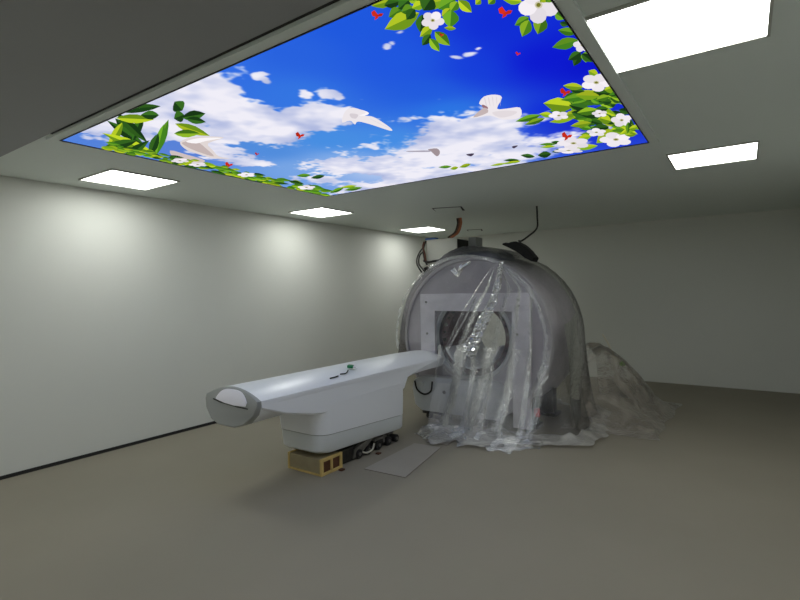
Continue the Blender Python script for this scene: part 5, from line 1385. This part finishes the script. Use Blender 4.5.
obj('bore_liner', lathe_y(bmesh.new(), [(.362, 5.14), (.345, 5.14), (.335, 5.2), (.335, 6.08), (.362, 6.08)], (GX, GZ), 40, PI * 1.12, PI * 1.92), GLOSSWHITE, mri, True, 40)
# white bracket of boards on the front
bm = bmesh.new()
x0, x1, zt = -3.255, -1.885, 1.50
loft(bm, [[(x, y, z) for x, z in ((x0, .62), (x0, zt), (x1, zt), (x1, .03), (x1 - .195, .03), (x1 - .195, 1.295), (x0 + .20, 1.295), (x0 + .20, .62))] for y in (5.10, 5.145)])
brk = obj('front_bracket', bm, BRACKET, mri)
brk['label'] = 'white bracket boards across the front'
for (x, z) in ((-3.17, 1.40), (-2.0, 1.42), (-2.0, 1.36), (-3.16, 1.02), (-2.02, 1.05)):
    bm = bmesh.new(); cyl(bm, (x, 5.102, z), (x, 5.09, z), .013, 12); obj('screw', bm, STEEL, brk)
bm = bmesh.new(); box(bm, -2.08, -2.045, 5.085, 5.10, 1.10, 1.17, .003); obj('clip', bm, GLOSSWHITE, brk)
# service turret on top
obj('service_turret', loft(bmesh.new(), [rrect(-2.90, -2.28, 5.22, 5.80, .06, GZ + .86), rrect(-2.88, -2.30, 5.24, 5.78, .10, 1.955), rrect(-2.82, -2.36, 5.28, 5.72, .12, 1.99)]),
    mat('slate_grey_cover', rgb(70, 74, 88), .45), mri, True, 40)
for (x, y) in ((-3.2, 5.35), (-2.0, 5.35), (-3.2, 5.98), (-2.0, 5.98)):
    bm = bx(x - .14, x + .14, y - .11, y + .11, 0, .04, .006); zt_ = GZ - math.sqrt(.945 ** 2 - (abs(x - GX) + .1) ** 2) + .10
    box(bm, x - .10, x + .10, y - .07, y + .07, .03, zt_, .006); obj('foot', bm, DARKSTEEL, mri)
# docking base at the lower front
obj('docking_base', loft(bmesh.new(), [rrect(-3.22, -2.22, 4.985, 5.17, .06, .11), rrect(-3.30, -2.18, 4.97, 5.175, .07, .17), rrect(-3.335, -2.16, 4.965, 5.175, .08, .36), rrect(-3.32, -2.18, 4.975, 5.175, .08, .46), rrect(-3.22, -2.25, 5.02, 5.17, .06, .51)]), PALEGREY, mri, True, 35)
for x in (-3.12, -2.90, -2.4):
    bm = bmesh.new(); cyl(bm, (x - .02, 5.06, .05), (x + .02, 5.06, .05), .048, 20); box(bm, x - .03, x + .03, 5.03, 5.09, .06, .115, .004)
    obj('castor', bm, DARKSTEEL, mri, True, 40)
bm = bmesh.new(); tube(bm, [(-3.26, 4.955, .46), (-3.22, 4.945, .36), (-3.12, 4.94, .315), (-3.03, 4.945, .36), (-3.02, 4.965, .47)], .011); obj('cable_loop', bm, RUBBER, mri, True)
bm = bmesh.new(); cyl(bm, (-3.16, 4.965, .43), (-3.16, 4.93, .43), .032, 16); obj('socket', bm, PALEGREY, mri, True, 40)
bm = bmesh.new(); cyl(bm, (-2.86, 4.972, .36), (-2.86, 4.955, .36), .02, 12); obj('plug', bm, DARKSTEEL, mri)
bm = bx(-1.86, -1.80, 5.13, 5.17, .17, .26, .012); o = obj('stop_button', bm, RED, mri, True, 40); o['label'] = 'red button'
# black pad laid over the film on top
bm = bmesh.new(); secs = []
for i in range(9):
    y = 5.64 + .20 * i / 8; s = []
    a0, a1 = math.radians(58), math.radians(80)
    e = (1 if 0 < i < 8 else .6)
    for k in range(15):
        a = a0 + (a1 - a0) * k / 14
        R1 = 1.032 + .075 * max(0, (k - 3) / 11)
        s.append((GX + R1 * math.cos(a), y, GZ + R1 * math.sin(a) + .004 * N(k, y * 9, 2)))
    for k in range(15):
        a = a1 - (a1 - a0) * k / 14
        f = k / 14
        R1 = 1.032 + .075 * max(0, (11 - k) / 11)
        r = R1 + .02 + .085 * e * min(1, f / .35) * (1 - max(0, (f - .6) / .4) ** 2 * .6)
        s.append((GX + r * math.cos(a), y, GZ + r * math.sin(a) + .010 * N(k * .7, y * 9, 5)))
    secs.append(s)
tag(obj('black_pad', loft(bm, secs), BLACK, None, True, 50), 'black padded cover lying over the top of the wrapped scanner', 'cover')

# ------------------------------------------------------------------ plastic wrapping
rf = random.Random(11)
waves = [(rf.choice((5, 7, 9, 12, 17, 23, 31)), rf.uniform(0, 6.28), rf.uniform(.4, 1)) for _ in range(9)]
def wrap(phi, z, s):
    """point on the sheeting: phi about the vertical through the scanner, height z, s = run-out along the floor"""
    if z >= GZ: wx = math.sqrt(max(1e-4, 1.0 - (z - GZ) ** 2)) if z < GZ + .9999 else 0
    else: wx = 1.0 + .10 * ((GZ - z) / GZ) ** 1.5
    if z > 1.86: wx = max(wx, .36 * math.sqrt(max(0, 1 - ((z - 1.86) / .185) ** 2)) + .02)
    wy = .64
    if z > 1.93: wy = .64 - .24 * (z - 1.93) / .1
    d = max(0, (GZ + .3 - z) / 1.28)
    n = 10.0
    c, si = math.cos(phi), math.sin(phi)
    wx = max(.01, wx * (1 - .036 * max(0, min(1, -si * 1.6))))
    r = (abs(c / wx) ** n + abs(si / wy) ** n) ** (-1 / n)
    f = sum(w * (math.sin(k * phi + p + 1.3 * math.sin(2 * z + p)) + 1) for k, p, w in waves) / len(waves)
    front = max(0, -si)
    r += (.006 + .085 * d ** 1.6) * f + .008 * (1 + N(3 * c + 2, 3 * si, z * 4)) + .22 * front * d ** 2
    r += s
    return Vector((GX + r * c, (5.66 if z < 1.93 else 5.66 - 1.4 * (z - 1.93)) + r * si, z))
rows = []; NP = 340
zs = [2.04, 2.025, 2.0, 1.96, 1.925, 1.89, 1.82, 1.73, 1.63, 1.52, 1.4, 1.28, 1.16, 1.04, .92, .8, .7, .6, .5, .4, .3, .2, .11, .05]
for z in zs: rows.append([wrap(2 * PI * k / NP, z, 0) for k in range(NP)])
skirt = [rows[-1]]
for j in range(1, 9):
    r = []
    for k in range(NP):
        phi = 2 * PI * k / NP
        fr = max(0, -math.sin(phi)); rt = max(0, math.cos(phi))
        run = (.08 + .42 * fr * (1 if math.cos(phi) < .35 else max(.25, 1 - (math.cos(phi) - .35) * 2)) + .10 * rt) * (1 + .45 * N(2.2 * math.cos(phi) + 4, 2.2 * math.sin(phi), 7) + .4 * N(9 * math.cos(phi), 9 * math.sin(phi), 2)) * j / 8
        p = wrap(phi, .03, run)
        p.z = .012 + .085 * (1 - j / 9) * (N(p.x * 5, p.y * 5, 1) + .75) + .016 * (N(p.x * 14, p.y * 14, 3) + .7)
        r.append(p)
    skirt.append(r)
def keep(c):
    if c.x < -2.84 and c.z < .88 + .10 * (N(c.x * 6, 1, 2) + .4) and c.y < 5.12: return False
    if c.x < -2.84 and c.z < .62 + .5 * N(c.x * 3, c.y * 3, 4): return False
    if c.x < -2.70 and c.y < 4.9 and c.z < .1: return False
    return True
bm = sheet(bmesh.new(), rows, True, keep)
top = [v for v in bm.verts if abs(v.co.z - 2.04) < 1e-5]
bm.faces.new(sorted(top, key=lambda v: math.atan2(v.co.y - 5.7, v.co.x - GX)))
wrapper = obj('plastic_sheet', bm, FILM, None, True)
obj('floor_skirt', sheet(bmesh.new(), skirt, True, keep), FILM_SKIRT, wrapper, True)
tag(wrapper, 'clear polythene sheeting draped over the round scanner down to the floor', 'plastic sheet')
# gathered, crinkled streak down the front
def strip(path, w0, w1, name, m, amp=.02, nseg=46, nw=9, pleat=0, dirv=None):
    S = spline(path, nseg // (len(path) - 1)); rows = []
    for i, p in enumerate(S):
        t = i / (len(S) - 1); w = w0 + (w1 - w0) * t
        tang = (S[min(i + 1, len(S) - 1)] - S[max(i - 1, 0)]).normalized()
        side = dirv.copy() if dirv is not None else tang.cross(Vector((0, -1, 0))).normalized()
        out_ = side.cross(tang).normalized()
        if out_.y > 0: out_ = -out_
        r = []
        for k in range(nw + 1):
            u = k / nw - .5
            o = amp * (N(p.x * 9 + k * .5, p.z * 16, k * .4) + .75) + (rf.uniform(0, .022) if name == 'crinkled_fold' else 0) + pleat * (.5 + .5 * math.sin(k * 2.1 + 3 * t))
            r.append(p + side * w * u * (1 + .25 * N(p.z * 7, k, 4)) + out_ * o)
        rows.append(r)
    return obj(name, sheet(bmesh.new(), rows), m, wrapper, name != 'crinkled_fold')
strip([(-2.13, 4.985, 1.84), (-2.20, 4.97, 1.48), (-2.36, 4.96, 1.15), (-2.54, 4.955, .80)], .05, .17, 'crinkled_fold', FILM_CRINKLE, .03, 84, 8)
strip([(-2.22, 4.97, 1.42), (-2.42, 4.955, 1.08), (-2.56, 4.955, .78), (-2.60, 4.94, .62)], .03, .03, 'crease', FILM_FOLD, .01, 40, 4)
strip([(-2.44, 4.98, 1.46), (-2.62, 4.97, 1.15), (-2.80, 4.965, .86)], .02, .025, 'crease', FILM_FOLD, .008, 30, 3)
strip([(-2.72, 4.98, 1.78), (-2.66, 4.975, 1.72), (-2.60, 4.975, 1.80), (-2.5, 4.985, 1.85)], .06, .05, 'bunched_knot', FILM_CRINKLE, .03, 30, 5)
# rim of bunched film around the front edge of the drum
for (a0, a1, R1, w) in ((-42, 62, .93, .04), (66, 118, .935, .03), (124, 190, .93, .03)):
    pts = [(GX + R1 * math.cos(math.radians(a)), 5.0 - .0, GZ + R1 * math.sin(math.radians(a))) for a in np.linspace(a0, a1, 8)]
    strip([Vector(p) for p in pts], w, w * 1.3, 'rim_fold', FILM_FLAP, .02, 56, 4)
pts = [Vector((GX - .01 + .415 * math.cos(math.radians(a)), 4.972, GZ - .01 + .415 * math.sin(math.radians(a)))) for a in np.linspace(233, 304, 8)]
strip(pts, .03, .03, 'bright_crease', FILM_FLAP, .02, 56, 5)
pts = [Vector((-2.80, 4.96, .75)), Vector((-2.70, 4.955, .65)), Vector((-2.55, 4.95, .60)), Vector((-2.42, 4.955, .66))]
strip(pts, .03, .05, 'crinkled_fold', FILM_CRINKLE, .02, 60, 8)
# front curtain: thicker pleats hanging from the bracket to the floor
rows = []
def left_edge(z):
    P = [(1.78, -2.25), (1.35, -2.58), (.82, -2.86), (.6, -2.83), (.05, -2.86)]
    for (z0, x0), (z1, x1) in zip(P, P[1:]):
        if z >= z1: return x0 + (x1 - x0) * (z0 - z) / (z0 - z1)
    return -2.86
for i in range(50):
    t = i / 49; z = 1.78 - 1.72 * t; r = []
    q = max(0, (1.0 - z)); xl = left_edge(z); xr = GX + .80 if z < 1.55 else GX + .80 - 1.2 * (z - 1.55)
    for k in range(46):
        u = k / 45
        x = xl + (xr - xl) * u
        r.append(Vector((x, 4.985 - .24 * q ** 1.7 - (.012 + .035 * q) * (math.sin(u * 31 + 2 * t) + 1) - (.012 + .02 * q) * (N(x * 6, z * 4, 8) + 1), z)))
    rows.append(r)
for j in range(1, 10):
    r = []
    for k in range(46):
        u = k / 45; b0 = rows[49][k]
        y = b0.y - (.30 + .12 * math.sin(u * 9)) * j / 9
        r.append(Vector((b0.x + .04 * j / 9 * (u - .5), y, .012 + .05 * (1 - j / 10) + .045 * max(0, N(b0.x * 6, y * 9, 2) + .25))))
    rows.append(r)
obj('front_curtain', sheet(bmesh.new(), rows), FILM_CURTAIN, wrapper, True)
# a second, milkier layer over the lower part
rows = []
for i in range(30):
    t = i / 29; z = .92 - .88 * t; q = max(0, 1 - z); r = []
    for k in range(60):
        x = -2.86 + 1.26 * k / 59
        y = 4.90 - .25 * q ** 1.7 - (.02 + .03 * q) * (math.sin(k * .43 + 3 * t) + 1) - .03 * (N(x * 4, z * 3, 12) + 1) + .20 * max(0, x + 1.95)
        r.append(Vector((x, y, z)))
    rows.append(r)
for j in range(1, 9):
    r = []
    for k in range(60):
        b0 = rows[29][k]; y = b0.y - (.18 + .10 * math.sin(k * .3) + .08 * N(k * .4, 3, 1)) * j / 8
        r.append(Vector((b0.x, y, .012 + .07 * (1 - j / 9) * (N(b0.x * 7, y * 7, 4) + .7) + .03 * max(0, N(b0.x * 15, y * 15, 9)))))
    rows.append(r)
obj('lower_drape', sheet(bmesh.new(), rows), FILM_LOWER, wrapper, True)
# flat hanging flap on the right of the drum
rows = []
for i in range(30):
    t = i / 29; z = 1.16 - 1.08 * t
    w = .42 * (1 - .35 * t); r = []
    for k in range(12):
        u = k / 11
        r.append(Vector((-1.535 + .06 * t + .02 * u + .012 * math.sin(5 * u + 6 * t), 5.15 + w * u + .18 * t - .1 * t * t, z + .10 * u * (1 - t))))
    rows.append(r)
obj('hanging_flap', sheet(bmesh.new(), rows), FILM_FLAP, wrapper, True)
# dusty heap of film on the floor to the right
rows = []
for i in range(44):
    u = i / 43; r = []
    for k in range(44):
        v = k / 43
        x = -1.66 + .95 * u; y = 5.45 + 1.9 * v
        h = .74 * math.exp(-((u - .14) / .46) ** 2) * math.exp(-((v - .66) / .36) ** 2) + .10 * math.exp(-(u / .6) ** 2) * (1 - .3 * v)
        edge = min(1, 8 * (1 - u), 6 * v, 6 * (1 - v))
        h = (h * (1 + .18 * N(x * 3, y * 3, 3)) + .03 * (N(x * 11, y * 11, 5) + .5)) * max(0, edge) + .008
        r.append(Vector((x + .10 * N(y * 2, u * 3, 1), y + .12 * N(x * 2, v * 3, 6), max(.006, h))))
    rows.append(r)
heap = obj('trailing_heap', sheet(bmesh.new(), rows), FILM_DUSTY, wrapper, True); heap['label'] = 'dusty heap of film'
bm = bmesh.new(); tube(bm, [(-1.53, 6.80, .93), (-1.46, 6.78, .82), (-1.40, 6.76, .70), (-1.32, 6.74, .585), (-1.26, 6.74, .56)], .008)
obj('edge_tape', bm, mat('pale_tape', rgb(214, 206, 186), .5), wrapper, True)
bm = bmesh.new(); loft(bm, [[(-1.33, y, .60), (-1.26, y, .605), (-1.24, y, .575), (-1.25, y, .54), (-1.30, y, .55)] for y in (6.70, 6.735)])
o = obj('tape_scrap', bm, LEAFGREEN, wrapper); o['label'] = 'bright green tape scrap'
# ------------------------------------------------------------------ electronics box with leads, on its stand behind the scanner
eb = thing('electronics_box', (-3.58, 6.45, 0), 'white electronics box on a stand behind the upper left of the scanner', 'electronics box')
obj('cabinet', bx(-3.86, -3.36, 6.25, 6.62, 1.93, 2.285, .008), BOXWHITE, eb, True, 40)
obj('vented_end', bx(-3.362, -3.348, 6.27, 6.60, 1.95, 2.265, .004), DARKSTEEL, eb)
o = obj('grey_module', bx(-3.30, -3.18, 6.5, 6.72, 2.08, 2.30, .006), CAPGREY, eb); o['label'] = 'small grey module'
obj('module_arm', bx(-3.36, -3.29, 6.55, 6.6, 2.12, 2.16), DARKSTEEL, eb)
o = obj('blue_connector', bx(-3.90, -3.72, 6.27, 6.36, 2.285, 2.315, .005), BLUE, eb); o['label'] = 'blue connector block'
bm = bx(-3.885, -3.86, 6.28, 6.34, 2.05, 2.29, .005); obj('cable_plate', bm, mat('bare_metal', rgb(170, 168, 150), .4, .6), eb)
for i, (pts, r, m) in enumerate((
    ([(-3.88, 6.26, 2.27), (-3.90, 6.22, 2.15), (-3.88, 6.22, 2.0), (-3.84, 6.22, 1.9), (-3.86, 6.25, 1.78)], .013, RUBBER),
    ([(-3.89, 6.24, 2.20), (-3.98, 6.22, 2.09), (-4.02, 6.22, 1.96), (-3.95, 6.22, 1.83), (-3.86, 6.25, 1.75)], .011, RUBBER),
    ([(-3.89, 6.23, 2.12), (-3.95, 6.20, 2.06), (-3.97, 6.20, 1.94), (-3.90, 6.2, 1.85), (-3.82, 6.24, 1.72)], .011, RUBBER),
    ([(-3.89, 6.23, 2.26), (-3.90, 6.21, 2.18), (-3.87, 6.21, 2.08), (-3.86, 6.22, 1.97)], .014, BROWNPIPE),
    ([(-3.90, 6.23, 1.98), (-3.82, 6.21, 1.955), (-3.72, 6.22, 1.965), (-3.62, 6.235, 1.975)], .016, RUBBER),
    ([(-3.92, 6.22, 1.92), (-3.82, 6.21, 1.90), (-3.7, 6.22, 1.90)], .010, mat('pale_lead', rgb(200, 196, 186), .5)),
    ([(-3.88, 6.22, 1.88), (-3.85, 6.24, 1.80), (-3.84, 6.26, 1.70)], .022, DARKSTEEL))):
    bm = bmesh.new(); tube(bm, pts, r); obj('cable', bm, m, eb, True)
bm = bx(-3.85, -3.77, 6.42, 6.50, .01, 1.93, .004); obj('stand_post', bm, STEEL, eb)
bm = bx(-3.95, -3.67, 6.32, 6.60, 0, .012, .003); obj('base_plate', bm, STEEL, eb)
cond = thing('conduit', (-3.43, 6.46, ROOM_H), 'brown flexible conduit hanging from the ceiling to the white electronics box', 'conduit')
for dx, m, nm in ((0, BROWNPIPE, 'hose'), (.028, mat('orange_hose', rgb(170, 96, 60), .5), 'hose'), (-.022, DARKSTEEL, 'hose')):
    bm = bmesh.new(); tube(bm, [(-3.43 + dx, 6.46, ROOM_H - .002), (-3.425 + dx, 6.46, 2.5), (-3.47 + dx, 6.45, 2.38), (-3.58 + dx, 6.44, 2.312)], .018); obj(nm, bm, m, cond, True)
bm = bmesh.new(); tube(bm, [(-2.172, 6.2, ROOM_H), (-2.17, 6.2, 2.46), (-2.175, 6.2, 2.31), (-2.235, 6.05, 2.20), (-2.26, 5.88, 2.13), (-2.26, 5.80, 2.125)], .011)
tag(obj('hanging_cable', bm, RUBBER, None, True), 'black cable hanging from the ceiling to the black cover on the scanner', 'cable')

# ------------------------------------------------------------------ camera and settings
cam = bpy.data.cameras.new('camera'); cam.sensor_width = 36; cam.lens = 495 / 800 * 36; cam.clip_start = .02
co = bpy.data.objects.new('camera', cam); COLL.objects.link(co)
RX, RY, RZ = ((0.82034, 0.00343, 0.57186), (0.57159, 0.02651, -0.82011), (-0.01797, 0.99964, 0.01979))
Mx = Matrix((RX, RY, RZ)).to_4x4(); Mx.translation = (0, 0, 1.55)
co.matrix_world = Mx
sc.camera = co
w = bpy.data.worlds.new('world'); sc.world = w; w.use_nodes = True
w.node_tree.nodes['Background'].inputs[0].default_value = (.02, .02, .02, 1)
sc.view_settings.view_transform = 'Standard'; sc.view_settings.look = 'None'
sc.view_settings.exposure = 0.0; sc.view_settings.gamma = 1.0; sc.view_settings.use_curve_mapping = False
sc.cycles.transparent_max_bounces = 24
sc.cycles.max_bounces = 10; sc.cycles.diffuse_bounces = 6
